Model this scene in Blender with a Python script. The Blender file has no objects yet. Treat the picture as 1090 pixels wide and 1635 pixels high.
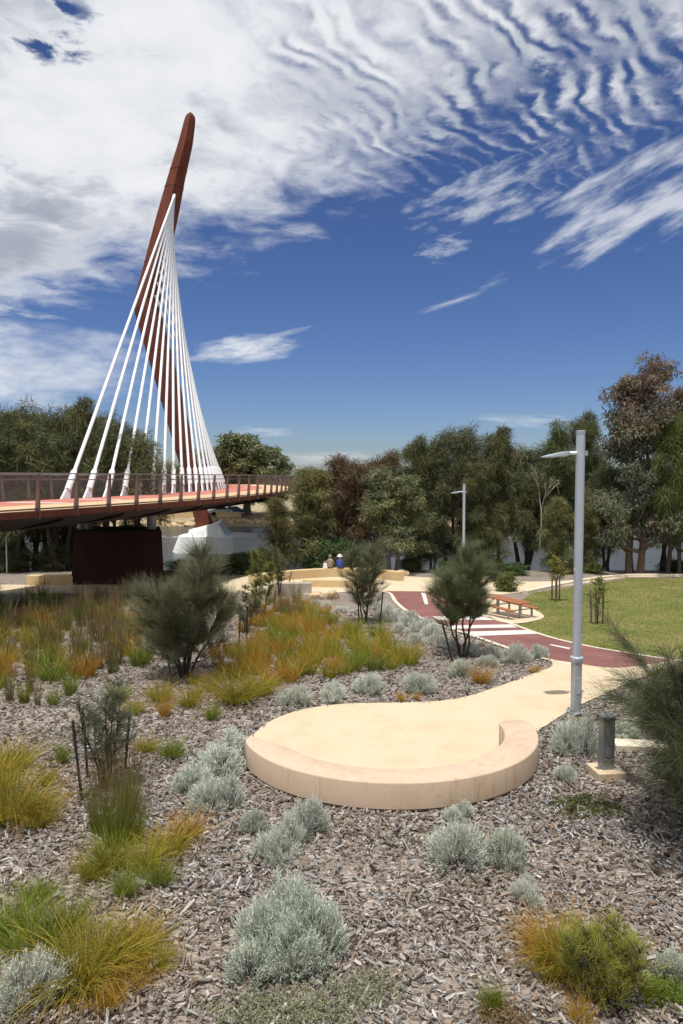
import bpy, bmesh, math, random
import numpy as np
from mathutils import Vector, Matrix
from mathutils.geometry import delaunay_2d_cdt

# ------------------------------------------------------------------ camera, world, sun, exposure
SC = bpy.context.scene
COL = SC.collection
R = math.radians
F = 1090.0                      # focal length in photograph pixels (24 mm lens, 36 mm tall frame)
CX, CY = 545.0, 817.5
PITCH = math.atan(55.5 / F)
CAM = Vector((0, 0, 5.0))
cam = bpy.data.cameras.new('camera')
cam.sensor_fit = 'VERTICAL'; cam.sensor_height = 36.0; cam.sensor_width = 24.0; cam.lens = 24.0
cam.clip_start = 0.1; cam.clip_end = 3000
camo = bpy.data.objects.new('camera', cam); COL.objects.link(camo)
camo.location = CAM; camo.rotation_euler = (math.pi / 2 - PITCH, 0, 0)
SC.camera = camo

SUN_EL, SUN_AZ = R(74), R(201)      # azimuth clockwise from +Y: behind the camera, to its left
sun_dir = Vector((math.sin(SUN_AZ) * math.cos(SUN_EL), math.cos(SUN_AZ) * math.cos(SUN_EL), math.sin(SUN_EL)))
sl = bpy.data.lights.new('sun', 'SUN'); sl.energy = 4.9; sl.angle = R(0.5); sl.color = (1.0, 0.96, 0.9)
so = bpy.data.objects.new('sun', sl); COL.objects.link(so)
so.rotation_euler = (-sun_dir).to_track_quat('-Z', 'Y').to_euler()
so.location = (0, 0, 60)

W = bpy.data.worlds.new('World'); SC.world = W; W.use_nodes = True


class NT:
    """small helper to wire nodes"""
    def __init__(s, tree): s.t = tree; s.n = tree.nodes; s.l = tree.links
    def node(s, typ, **kw):
        nd = s.n.new(typ)
        for k, v in kw.items(): setattr(nd, k, v)
        return nd
    def set(s, sock, v):
        if isinstance(v, bpy.types.NodeSocket): s.l.new(v, sock)
        else: sock.default_value = v
    def math(s, op, a, b=0.0, c=0.0, clamp=False):
        m = s.node('ShaderNodeMath', operation=op); m.use_clamp = clamp
        for i, v in enumerate((a, b, c)): s.set(m.inputs[i], v)
        return m.outputs[0]
    def vmath(s, op, a, b=None):
        m = s.node('ShaderNodeVectorMath', operation=op); s.set(m.inputs[0], a)
        if b is not None: s.set(m.inputs[1], b)
        return m.outputs[0]
    def ss(s, v, lo, hi, a=0.0, b=1.0):
        m = s.node('ShaderNodeMapRange', interpolation_type='SMOOTHSTEP')
        for i, x in enumerate((v, lo, hi, a, b)): s.set(m.inputs[i], x)
        return m.outputs[0]
    def noise(s, vec, scale, detail=4, rough=.55, dist=0.0, dim='3D'):
        m = s.node('ShaderNodeTexNoise', noise_dimensions=dim)
        if vec is not None: s.set(m.inputs['Vector'], vec)
        m.inputs['Scale'].default_value = scale; m.inputs['Detail'].default_value = detail
        m.inputs['Roughness'].default_value = rough; m.inputs['Distortion'].default_value = dist
        return m.outputs['Fac']
    def mix(s, f, a, b, typ='MIX'):
        m = s.node('ShaderNodeMix', data_type='RGBA', blend_type=typ)
        s.set(m.inputs[0], f); s.set(m.inputs[6], a); s.set(m.inputs[7], b)
        return m.outputs[2]
    def ramp(s, f, stops):
        m = s.node('ShaderNodeValToRGB'); s.set(m.inputs[0], f)
        el = m.color_ramp.elements
        while len(el) < len(stops): el.new(0.5)
        for e, (p, c) in zip(el, stops):
            e.position = p; e.color = (*c, 1) if len(c) == 3 else c
        return m.outputs[0]
    def comb(s, x, y, z):
        m = s.node('ShaderNodeCombineXYZ')
        for i, v in enumerate((x, y, z)): s.set(m.inputs[i], v)
        return m.outputs[0]


def build_world():
    t = NT(W.node_tree); t.n.clear()
    out = t.node('ShaderNodeOutputWorld'); bg = t.node('ShaderNodeBackground')
    t.l.new(bg.outputs[0], out.inputs[0]); bg.inputs[1].default_value = 1.0
    sky = t.node('ShaderNodeTexSky', sky_type='NISHITA'); sky.sun_disc = False
    sky.sun_elevation = SUN_EL; sky.sun_rotation = SUN_AZ; sky.altitude = 0
    sky.air_density = 1.0; sky.dust_density = 0.35; sky.ozone_density = 1.5
    skyc = t.mix(1.0, sky.outputs[0], (0.072, 0.080, 0.104, 1), 'MULTIPLY')   # about 0.08 of the sky's brightness
    g = t.node('ShaderNodeGamma'); t.l.new(skyc, g.inputs[0]); g.inputs[1].default_value = 1.22
    skyc = g.outputs[0]
    tc = t.node('ShaderNodeTexCoord'); sep = t.node('ShaderNodeSeparateXYZ')
    t.l.new(tc.outputs['Generated'], sep.inputs[0])
    dx, dy, dz = sep.outputs
    den = t.math('ADD', t.math('MAXIMUM', dz, 0.0), 0.06)
    qx = t.math('DIVIDE', dx, den); qy = t.math('DIVIDE', dy, den)      # a flat cloud layer overhead
    q = t.comb(qx, qy, 0.0)
    # along and across the cloud front
    u = t.math('SUBTRACT', 2.22, t.math('ADD', qy, t.math('MULTIPLY', qx, 0.86)))
    al = t.math('MULTIPLY', t.math('SUBTRACT', qx, t.math('MULTIPLY', qy, 0.86)), 0.758)
    warp = t.node('ShaderNodeTexNoise'); t.l.new(q, warp.inputs['Vector']); warp.inputs['Scale'].default_value = 2.3
    warp.inputs['Detail'].default_value = 3
    wv = t.vmath('SUBTRACT', warp.outputs['Color'], (0.5, 0.5, 0.5))
    sc_ = t.node('ShaderNodeVectorMath', operation='SCALE'); t.l.new(wv, sc_.inputs[0]); sc_.inputs['Scale'].default_value = 0.30
    qw = t.vmath('ADD', q, sc_.outputs[0])
    n1 = t.noise(qw, 1.9, 10, 0.60)
    n2 = t.noise(qw, 5.5, 9, 0.62)
    n3 = t.noise(qw, 0.85, 3, 0.5)
    nn = t.math('ADD', t.math('MULTIPLY', t.math('SUBTRACT', n1, 0.5), 1.2), t.math('MULTIPLY', t.math('SUBTRACT', n2, 0.5), 1.0))
    # ripples at the thin end of the sheet
    wn = t.noise(q, 3.2, 3, 0.5)
    ph = t.math('ADD', t.math('ADD', t.math('MULTIPLY', al, 112.0), t.math('MULTIPLY', wn, 26.0)), t.math('MULTIPLY', n2, 14.0))
    rip = t.math('SINE', ph)
    thin = t.math('MULTIPLY', t.ss(al, -1.5, -0.7), t.ss(u, 1.7, 0.6))
    body = t.math('ADD', t.math('MULTIPLY', u, 0.88), t.math('MULTIPLY', nn, 1.12))
    body = t.math('ADD', body, t.math('MULTIPLY', t.math('MULTIPLY', rip, t.math('MULTIPLY', thin, t.ss(t.noise(q, 9.0, 4, .6), .34, .64))), 0.40))
    body = t.math('ADD', body, t.math('MULTIPLY', thin, 0.06))
    body = t.math('ADD', body, t.math('MULTIPLY', t.math('MULTIPLY', t.ss(u, 0.35, 0.9), t.ss(al, -1.0, -1.5)), 0.30))
    # a few clear gaps deep inside the sheet
    gap = t.math('MULTIPLY', t.ss(n3, 0.60, 0.74), t.ss(u, 0.7, 1.1))
    gx = t.math('DIVIDE', t.math('SUBTRACT', qx, -0.64), 0.24); gy = t.math('DIVIDE', t.math('SUBTRACT', qy, 1.38), 0.22)
    g2 = t.math('SUBTRACT', 1.0, t.math('ADD', t.math('MULTIPLY', gx, gx), t.math('MULTIPLY', gy, gy)))
    g2 = t.math('MULTIPLY', t.ss(g2, 0.0, 1.0), t.ss(t.noise(qw, 5.0, 8, .6), 0.37, 0.63))
    body = t.math('SUBTRACT', body, t.math('MULTIPLY', gap, 1.0))
    body = t.math('SUBTRACT', body, t.math('MULTIPLY', t.ss(al, -2.5, -3.3), 0.22))
    body = t.math('SUBTRACT', body, t.math('MULTIPLY', g2, 1.9))
    dens = t.ss(body, -0.12, t.math('ADD', 0.70, t.math('MULTIPLY', thin, 0.35)))

    def patch(px, py, wx, wy, rot, amt, soft, k, pos=None):
        """a separate cloud: an ellipse on the layer, broken by noise"""
        X = (px - CX) / F; Z = (762 - py) / F; n = math.sqrt(X * X + 1 + Z * Z)
        # position in azimuth/elevation tangent space, valid all round because it is measured on the sphere
        c, s = math.cos(rot), math.sin(rot)
        az = t.math('ARCTAN2', dx, dy); el = t.math('ARCSINE', dz)
        a0, e0 = math.atan(X), math.asin(Z / n)
        da = t.math('SUBTRACT', az, a0); de = t.math('SUBTRACT', el, e0)
        uu = t.math('ADD', t.math('MULTIPLY', da, c), t.math('MULTIPLY', de, s))
        vv = t.math('SUBTRACT', t.math('MULTIPLY', de, c), t.math('MULTIPLY', da, s))
        uu = t.math('DIVIDE', uu, wx / F); vv = t.math('DIVIDE', vv, wy / F)
        r2 = t.math('ADD', t.math('MULTIPLY', uu, uu), t.math('MULTIPLY', vv, vv))
        stretch = t.comb(t.math('MULTIPLY', uu, 1.0), t.math('MULTIPLY', vv, 1.0), k)
        nz = t.noise(stretch, 1.7, 9, 0.60)
        f = t.math('ADD', t.math('SUBTRACT', 1.0, r2), t.math('MULTIPLY', t.math('SUBTRACT', nz, 0.5), soft))
        return t.math('MULTIPLY', t.ss(f, 0.0, 1.7), amt)
    for a in ((70, 590, 200, 66, .03, 1.0, 2.8, 1.0), (-60, 580, 180, 75, .0, 1.0, 2.8, 7.0), (395, 560, 95, 24, .12, .95, 3.0, 2.0),
              (450, 537, 60, 5, .25, .55, 2.5, 2.5), (1030, 322, 210, 58, .36, .68, 6.0, 3.0), (785, 315, 120, 40, .22, .5, 6.5, 4.0),
              (715, 488, 70, 6, .26, .45, 2.4, 5.0), (835, 672, 95, 12, -.05, .42, 3.2, 6.0), (520, 733, 120, 14, .0, .5, 2.8, 8.0),
              (705, 402, 45, 16, .1, .35, 6.0, 9.0), (420, 690, 60, 10, .0, .35, 3.5, 10.)):
        dens = t.math('MAXIMUM', dens, patch(*a))
    # elsewhere in the sky, scattered small clouds
    back = t.ss(dy, 0.15, -0.35)
    dens = t.math('MAXIMUM', dens, t.math('MULTIPLY', back, t.ss(n1, 0.56, 0.70)))
    dens = t.math('MULTIPLY', dens, t.ss(dz, 0.0, 0.03))
    sh = t.math('ADD', t.math('MULTIPLY', n3, 0.55), t.math('MULTIPLY', t.noise(qw, 2.9, 9, 0.62), 0.75))
    sh = t.math('ADD', sh, t.math('MULTIPLY', t.ss(al, -1.7, -2.7), 0.13))
    cc = t.ramp(t.ss(sh, 0.50, 0.84), [(0.0, (0.96, 0.97, 0.99)), (0.4, (0.86, 0.88, 0.92)), (0.75, (0.56, 0.60, 0.67)), (1.0, (0.42, 0.46, 0.54))])
    thick = t.ss(body, 0.2, 0.9)
    cc = t.mix(thick, (0.93, 0.95, 0.98, 1), cc)
    fin = t.mix(t.math('MULTIPLY', dens, 0.97), skyc, cc)
    t.l.new(fin, bg.inputs[0])


build_world()
W.cycles.sampling_method = 'MANUAL'; W.cycles.sample_map_resolution = 512
vs = SC.view_settings; vs.view_transform = 'Standard'; vs.look = 'None'; vs.exposure = -0.1; vs.gamma = 1.0
vs.use_curve_mapping = False
cy = SC.cycles
cy.use_adaptive_sampling = True; cy.adaptive_threshold = 0.02; cy.max_bounces = 6; cy.diffuse_bounces = 3
cy.glossy_bounces = 3; cy.transmission_bounces = 4; cy.transparent_max_bounces = 12; cy.use_denoising = True
cy.caustics_reflective = False; cy.caustics_refractive = False

# ------------------------------------------------------------------ terrain profile and pixel helpers
WATER_Z = -3.4
PROF = [(-60, 3.2), (1.0, 3.2), (5.0, 0.0), (15.0, 0.0), (41.0, -1.3), (48.0, -1.65), (50.0, -1.85), (57.0, -4.4), (112.0, -4.4),
        (117.0, -3.3), (120.5, -2.3), (128.0, -1.9), (400.0, -1.2)]
PY = np.array([p[0] for p in PROF], float); PZ = np.array([p[1] for p in PROF], float)
def gz(y): return float(np.interp(y, PY, PZ))


def ray(u, v):
    a = (u - CX) / F; b = (CY - v) / F
    return Vector((a, math.cos(PITCH) + b * math.sin(PITCH), -math.sin(PITCH) + b * math.cos(PITCH)))


def at(u, v, Y):
    d = ray(u, v); return CAM + d * (Y / d.y)


def gp(u, v, off=0.0):
    """where the sight line through a photograph pixel meets the ground (off = height above it)"""
    d = ray(u, v); lo, hi = 5.2, None; Y = 5.2
    while Y < 300:
        p = CAM + d * (Y / d.y)
        if p.z <= gz(Y) + off: hi = Y; break
        lo = Y; Y += 0.4
    if hi is None: hi = 300
    for _ in range(40):
        m = (lo + hi) / 2; p = CAM + d * (m / d.y)
        if p.z <= gz(m) + off: hi = m
        else: lo = m
    return CAM + d * (hi / d.y)


# ------------------------------------------------------------------ object helpers
def mesh_np(name, V, polys, mats=(), col=None, smooth=False, midx=None, uv=None):
    """polys: list of (n,k) index arrays"""
    me = bpy.data.meshes.new(name)
    V = np.asarray(V, np.float32)
    polys = [np.asarray(p, np.int32) for p in polys if len(p)]
    nl = sum(p.size for p in polys); npoly = sum(len(p) for p in polys)
    me.vertices.add(len(V)); me.vertices.foreach_set('co', V.ravel())
    me.loops.add(nl); me.polygons.add(npoly)
    me.loops.foreach_set('vertex_index', np.concatenate([p.ravel() for p in polys]))
    cnt = np.concatenate([np.full(len(p), p.shape[1], np.int32) for p in polys])
    st = np.concatenate([[0], np.cumsum(cnt)[:-1]]).astype(np.int32)
    me.polygons.foreach_set('loop_start', st)
    if smooth: me.polygons.foreach_set('use_smooth', np.ones(npoly, bool))
    if midx is not None: me.polygons.foreach_set('material_index', np.asarray(midx, np.int32))
    for m in mats: me.materials.append(m)
    if col is not None:
        ca = me.color_attributes.new('Col', 'FLOAT_COLOR', 'POINT')
        c4 = np.ones((len(V), 4), np.float32); c4[:, :3] = col
        ca.data.foreach_set('color', c4.ravel())
    if uv is not None:
        ul = me.uv_layers.new(name='UVMap')
        ul.data.foreach_set('uv', np.asarray(uv, np.float32)[np.concatenate([p.ravel() for p in polys])].ravel())
    me.update(calc_edges=True)
    return me


def link(name, data, parent=None, loc=None, rz=0.0, sc=None):
    o = bpy.data.objects.new(name, data); COL.objects.link(o)
    if parent is not None: o.parent = parent
    if loc is not None: o.location = loc
    if rz: o.rotation_euler = (0, 0, rz)
    if sc is not None: o.scale = (sc, sc, sc) if isinstance(sc, (int, float)) else sc
    return o


def tag(o, label=None, cat=None, group=None, kind=None):
    if label: o['label'] = label
    if cat: o['category'] = cat
    if group: o['group'] = group
    if kind: o['kind'] = kind
    return o


class MB:
    """mesh builder: collects simple solids into one mesh"""
    def __init__(s): s.v = []; s.f = []
    def add(s, vs, fs):
        b = len(s.v); s.v += [tuple(v) for v in vs]; s.f += [tuple(i + b for i in f) for f in fs]; return s
    def box(s, c, size, rz=0.0, rot=None, taper=1.0):
        M = rot if rot is not None else Matrix.Rotation(rz, 3, 'Z')
        hx, hy, hz = size[0] / 2, size[1] / 2, size[2] / 2
        P = []
        for z in (-1, 1):
            k = taper if z > 0 else 1.0
            for x, y in ((-1, -1), (1, -1), (1, 1), (-1, 1)):
                P.append(Vector(c) + M @ Vector((x * hx * k, y * hy * k, z * hz)))
        return s.add(P, [(3, 2, 1, 0), (4, 5, 6, 7), (0, 1, 5, 4), (1, 2, 6, 5), (2, 3, 7, 6), (3, 0, 4, 7)])
    def tube(s, pts, rad, n=8, cap=True):
        pts = [Vector(p) for p in pts]
        if not hasattr(rad, '__len__'): rad = [rad] * len(pts)
        rings = []; prev = None
        for i, p in enumerate(pts):
            d = (pts[min(i + 1, len(pts) - 1)] - pts[max(i - 1, 0)])
            d = d.normalized() if d.length > 1e-9 else Vector((0, 0, 1))
            if prev is None:
                a = d.cross(Vector((0, 0, 1)))
                if a.length < 1e-3: a = d.cross(Vector((1, 0, 0)))
                a.normalize()
            else:
                a = (prev - d * prev.dot(d)).normalized()
            prev = a; b = d.cross(a)
            rings.append([p + (a * math.cos(2 * math.pi * k / n) + b * math.sin(2 * math.pi * k / n)) * rad[i] for k in range(n)])
        vs = [v for r in rings for v in r]; fs = []
        for i in range(len(pts) - 1):
            for k in range(n):
                k2 = (k + 1) % n
                fs.append((i * n + k, i * n + k2, (i + 1) * n + k2, (i + 1) * n + k))
        if cap:
            fs.append(tuple(range(n - 1, -1, -1))); fs.append(tuple((len(pts) - 1) * n + k for k in range(n)))
        return s.add(vs, fs)
    def loft(s, rings, close=True, caps=True):
        n = len(rings[0]); vs = [v for r in rings for v in r]; fs = []
        for i in range(len(rings) - 1):
            for k in range(n if close else n - 1):
                k2 = (k + 1) % n
                fs.append((i * n + k, i * n + k2, (i + 1) * n + k2, (i + 1) * n + k))
        if caps and close:
            fs.append(tuple(range(n - 1, -1, -1))); fs.append(tuple((len(rings) - 1) * n + k for k in range(n)))
        return s.add(vs, fs)
    def mesh(s, name, mat, smooth=False, bevel=0.0, sharp=40):
        me = bpy.data.meshes.new(name); me.from_pydata(s.v, [], s.f)
        if mat is not None: me.materials.append(mat)
        bm = bmesh.new(); bm.from_mesh(me)
        bmesh.ops.recalc_face_normals(bm, faces=bm.faces)
        if bevel:
            ed = [e for e in bm.edges if len(e.link_faces) == 2 and e.calc_face_angle(0) > R(30)]
            bmesh.ops.bevel(bm, geom=ed, offset=bevel, segments=2, profile=.6, affect='EDGES', clamp_overlap=True)
        if smooth:
            for f in bm.faces: f.smooth = True
            for e in bm.edges:
                if len(e.link_faces) == 2 and e.calc_face_angle(0) > R(sharp): e.smooth = False
        bm.to_mesh(me); bm.free(); me.update()
        return me
    def build(s, name, mat, parent=None, smooth=False, bevel=0.0, loc=None, sharp=40):
        return link(name, s.mesh(name, mat, smooth, bevel, sharp), parent, loc)


def empty(name, loc, rz=0.0):
    o = bpy.data.objects.new(name, None); COL.objects.link(o); o.location = loc; o.rotation_euler = (0, 0, rz)
    o.empty_display_size = .2
    return o


def copy_tree(o, parent=None):
    c = o.copy(); COL.objects.link(c); c.parent = parent
    for ch in o.children: copy_tree(ch, c)
    return c


def in_poly(P, poly):
    P = np.asarray(P); x, y = P[:, 0], P[:, 1]; r = np.zeros(len(P), bool)
    n = len(poly)
    for i in range(n):
        x1, y1 = poly[i][0], poly[i][1]; x2, y2 = poly[(i + 1) % n][0], poly[(i + 1) % n][1]
        if y1 == y2: continue
        c = ((y1 > y) != (y2 > y)) & (x < (x2 - x1) * (y - y1) / (y2 - y1) + x1)
        r ^= c
    return r


def smooth_line(pts, n=8, closed=False):
    """Catmull-Rom through 2D points"""
    P = [Vector((p[0], p[1])) for p in pts]; out = []; m = len(P)
    for i in range(m if closed else m - 1):
        if closed: a, b, c, d = P[(i - 1) % m], P[i], P[(i + 1) % m], P[(i + 2) % m]
        else: a, b, c, d = P[max(i - 1, 0)], P[i], P[i + 1], P[min(i + 2, m - 1)]
        for k in range(n):
            t = k / n
            out.append(0.5 * ((2 * b) + (c - a) * t + (2 * a - 5 * b + 4 * c - d) * t * t + (3 * b - a - 3 * c + d) * t ** 3))
    if not closed: out.append(P[-1])
    return [(p.x, p.y) for p in out]


def sheet(name, poly, mat, off, parent=None, thick=0.0, zf=None):
    """polygon draped on the terrain, off metres above it"""
    bm = bmesh.new()
    P2 = [Vector((p[0], p[1])) for p in poly]; k = len(P2)
    vo, _, fo, _, _, _ = delaunay_2d_cdt(P2, [(i, (i + 1) % k) for i in range(k)], [], 1, 1e-4)
    vs = [bm.verts.new((p.x, p.y, 0)) for p in vo]
    for f in fo: bm.faces.new([vs[i] for i in f])
    ymin, ymax = min(p[1] for p in poly), max(p[1] for p in poly)
    for y in PY:
        if ymin < y < ymax:
            bmesh.ops.bisect_plane(bm, geom=bm.verts[:] + bm.edges[:] + bm.faces[:], plane_co=(0, y, 0), plane_no=(0, 1, 0), dist=1e-5)
    for v in bm.verts: v.co.z = (zf(v.co.y) if zf else gz(v.co.y)) + off
    bmesh.ops.recalc_face_normals(bm, faces=bm.faces)
    for f in bm.faces:
        if f.normal.z < 0: f.normal_flip()
    if thick:
        r = bmesh.ops.extrude_face_region(bm, geom=bm.faces[:])
        top = [g for g in r['geom'] if isinstance(g, bmesh.types.BMVert)]
        for v in bm.verts:
            if v not in set(top): v.co.z -= thick
    me = bpy.data.meshes.new(name); bm.to_mesh(me); bm.free()
    me.materials.append(mat)
    return link(name, me, parent)


def strip(name, line, w, mat, off, parent=None):
    """band of width w along a plan polyline"""
    P = [Vector(p) for p in line]; L, Rr = [], []
    for i, p in enumerate(P):
        d = (P[min(i + 1, len(P) - 1)] - P[max(i - 1, 0)]).normalized(); nrm = Vector((-d.y, d.x))
        L.append(p + nrm * w / 2); Rr.append(p - nrm * w / 2)
    V = []; Fc = []
    for a, b in zip(L, Rr):
        V += [(a.x, a.y, gz(a.y) + off), (b.x, b.y, gz(b.y) + off)]
    for i in range(len(P) - 1): Fc.append((2 * i, 2 * i + 1, 2 * i + 3, 2 * i + 2))
    me = bpy.data.meshes.new(name); me.from_pydata(V, [], Fc); me.materials.append(mat)
    return link(name, me, parent)


# ------------------------------------------------------------------ materials
def new_mat(name):
    m = bpy.data.materials.new(name); m.use_nodes = True
    t = NT(m.node_tree); b = t.n['Principled BSDF']
    return m, t, b


def plain(name, col, rough=.6, metal=0.0, var=.12, scale=6.0, bump=0.0, bscale=40.0, spec=.5):
    m, t, b = new_mat(name)
    g = t.node('ShaderNodeNewGeometry')
    n = t.noise(g.outputs['Position'], scale, 6, .6)
    lo = tuple(c * (1 - var) for c in col); hi = tuple(min(1, c * (1 + var)) for c in col)
    t.l.new(t.ramp(n, [(.3, lo), (.7, hi)]), b.inputs['Base Color'])
    b.inputs['Roughness'].default_value = rough; b.inputs['Metallic'].default_value = metal
    b.inputs['Specular IOR Level'].default_value = spec
    if bump:
        bp = t.node('ShaderNodeBump'); bp.inputs['Strength'].default_value = bump; bp.inputs['Distance'].default_value = .02
        t.l.new(t.noise(g.outputs['Position'], bscale, 5, .65), bp.inputs['Height']); t.l.new(bp.outputs[0], b.inputs['Normal'])
    return m


def leafmat(name, transl=.22, rough=.55, var=.25, spec=.3):
    """leaf colour comes from the Col attribute, varied a little from plant to plant"""
    m, t, b = new_mat(name)
    a = t.node('ShaderNodeAttribute', attribute_name='Col')
    oi = t.node('ShaderNodeObjectInfo')
    v = t.math('ADD', 1.0 - var / 2, t.math('MULTIPLY', oi.outputs['Random'], var))
    hs = t.node('ShaderNodeHueSaturation'); t.l.new(a.outputs['Color'], hs.inputs['Color']); t.l.new(v, hs.inputs['Value'])
    t.l.new(t.math('ADD', .49, t.math('MULTIPLY', oi.outputs['Random'], .02)), hs.inputs['Hue'])
    t.l.new(hs.outputs[0], b.inputs['Base Color']); b.inputs['Roughness'].default_value = rough
    b.inputs['Specular IOR Level'].default_value = spec
    tr = t.node('ShaderNodeBsdfTranslucent'); t.l.new(hs.outputs[0], tr.inputs[0])
    mx = t.node('ShaderNodeMixShader'); mx.inputs[0].default_value = transl
    t.l.new(b.outputs[0], mx.inputs[1]); t.l.new(tr.outputs[0], mx.inputs[2])
    t.l.new(mx.outputs[0], t.n['Material Output'].inputs[0])
    return m


def corten(name, base=(.17, .052, .03)):
    m, t, b = new_mat(name)
    g = t.node('ShaderNodeNewGeometry')
    st = t.vmath('MULTIPLY', g.outputs['Position'], (1.4, 1.4, .22))
    n = t.noise(st, 1.3, 8, .65); n2 = t.noise(g.outputs['Position'], 9, 6, .7)
    c = t.ramp(n, [(.25, tuple(x * .62 for x in base)), (.5, base), (.78, (base[0] * 1.35, base[1] * 1.6, base[2] * 1.5))])
    c = t.mix(t.math('MULTIPLY', n2, .35), c, (base[0] * .5, base[1] * .55, base[2] * .6, 1))
    t.l.new(c, b.inputs['Base Color']); b.inputs['Roughness'].default_value = .82; b.inputs['Specular IOR Level'].default_value = .25
    return m


def concrete(name, col, stain=.25, scale=1.0, drip=0.0):
    m, t, b = new_mat(name)
    g = t.node('ShaderNodeNewGeometry'); P = g.outputs['Position']
    n = t.noise(P, .8 * scale, 7, .62); f = t.noise(P, 70 * scale, 4, .7); s = t.noise(P, 3.4 * scale, 8, .72); mid = t.noise(P, 9 * scale, 6, .65)
    c = t.ramp(n, [(.25, tuple(x * q for x, q in zip(col, (.86, .82, .76)))), (.5, col), (.75, tuple(min(1, x * 1.06) for x in col))])
    c = t.mix(t.math('MULTIPLY', t.ss(mid, .45, .75), .30), c, (col[0] * .80, col[1] * .74, col[2] * .66, 1))
    c = t.mix(t.math('MULTIPLY', t.ss(s, .58, .74), stain), c, (col[0] * .62, col[1] * .5, col[2] * .36, 1))
    c = t.mix(t.math('MULTIPLY', t.ss(f, .48, .70), .34), c, (col[0] * .68, col[1] * .66, col[2] * .62, 1))
    if drip:
        st = t.noise(t.vmath('MULTIPLY', P, (1.0, 1.0, .16)), 7.0, 7, .7)
        c = t.mix(t.math('MULTIPLY', t.ss(st, .54, .72), drip), c, (col[0] * .60, col[1] * .44, col[2] * .30, 1))
        sp = t.noise(P, 22, 3, .6)
        c = t.mix(t.math('MULTIPLY', t.ss(sp, .66, .74), .55), c, (col[0] * .38, col[1] * .26, col[2] * .18, 1))
    t.l.new(c, b.inputs['Base Color']); b.inputs['Roughness'].default_value = .85; b.inputs['Specular IOR Level'].default_value = .25
    bp = t.node('ShaderNodeBump'); bp.inputs['Strength'].default_value = .3; bp.inputs['Distance'].default_value = .01
    t.l.new(t.math('ADD', f, mid), bp.inputs['Height']); t.l.new(bp.outputs[0], b.inputs['Normal'])
    return m


def mulchmat():
    m, t, b = new_mat('mulch_soil')
    g = t.node('ShaderNodeNewGeometry'); P = g.outputs['Position']
    def vor(rot, sx, sy, sc):
        mp = t.node('ShaderNodeMapping'); t.l.new(P, mp.inputs[0]); mp.inputs['Rotation'].default_value = (0, 0, rot)
        mp.inputs['Scale'].default_value = (sx, sy, 1)
        v = t.node('ShaderNodeTexVoronoi', feature='F1', voronoi_dimensions='2D'); t.l.new(mp.outputs[0], v.inputs['Vector'])
        v.inputs['Scale'].default_value = sc; v.inputs['Randomness'].default_value = 1
        return v
    a = vor(.6, 1, 3.2, 11); c = vor(-.9, 1, 3.4, 12)
    sel = t.ss(t.noise(P, 7, 3, .5), .46, .54)
    sp = t.node('ShaderNodeSeparateColor'); t.l.new(t.mix(sel, a.outputs['Color'], c.outputs['Color']), sp.inputs[0])
    chip = t.ramp(sp.outputs[0], [(0, (.075, .055, .042)), (.25, (.19, .155, .13)), (.5, (.30, .265, .235)), (.75, (.27, .20, .15)), (.92, (.46, .42, .38)), (1, (.50, .47, .43))])
    big = t.noise(P, .55, 5, .6)
    chip = t.mix(t.math('MULTIPLY', t.ss(big, .45, .7), .45), chip, (.15, .105, .075, 1))
    t.l.new(chip, b.inputs['Base Color']); b.inputs['Roughness'].default_value = .9; b.inputs['Specular IOR Level'].default_value = .15
    bp = t.node('ShaderNodeBump'); bp.inputs['Strength'].default_value = .9; bp.inputs['Distance'].default_value = .03
    t.l.new(sp.outputs[1], bp.inputs['Height']); t.l.new(bp.outputs[0], b.inputs['Normal'])
    return m


def lawnmat():
    m, t, b = new_mat('lawn_turf')
    g = t.node('ShaderNodeNewGeometry'); P = g.outputs['Position']
    n = t.noise(P, .55, 6, .62); n2 = t.noise(P, 2.2, 5, .6); f = t.noise(P, 30, 4, .75)
    c = t.ramp(n, [(.28, (.12, .14, .035)), (.46, (.17, .18, .05)), (.60, (.25, .22, .085)), (.78, (.33, .25, .12))])
    c = t.mix(t.math('MULTIPLY', t.ss(n2, .52, .72), .6), c, (.24, .20, .07, 1))
    c = t.mix(t.math('MULTIPLY', f, .35), c, (.06, .08, .018, 1))
    t.l.new(c, b.inputs['Base Color']); b.inputs['Roughness'].default_value = .9; b.inputs['Specular IOR Level'].default_value = .1
    bp = t.node('ShaderNodeBump'); bp.inputs['Strength'].default_value = .8; bp.inputs['Distance'].default_value = .04
    t.l.new(f, bp.inputs['Height']); t.l.new(bp.outputs[0], b.inputs['Normal'])
    return m


def watermat():
    m, t, b = new_mat('river_water')
    g = t.node('ShaderNodeNewGeometry')
    mp = t.node('ShaderNodeMapping'); t.l.new(g.outputs['Position'], mp.inputs[0]); mp.inputs['Scale'].default_value = (.55, 1.3, 1)
    n = t.noise(mp.outputs[0], 1.5, 6, .62, .4); n2 = t.noise(mp.outputs[0], .25, 3, .5)
    b.inputs['Base Color'].default_value = (.045, .052, .05, 1); b.inputs['Roughness'].default_value = .16
    b.inputs['IOR'].default_value = 1.33
    bp = t.node('ShaderNodeBump'); bp.inputs['Strength'].default_value = .55; bp.inputs['Distance'].default_value = .22
    t.l.new(t.math('ADD', n, t.math('MULTIPLY', n2, 1.5)), bp.inputs['Height']); t.l.new(bp.outputs[0], b.inputs['Normal'])
    return m


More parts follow.
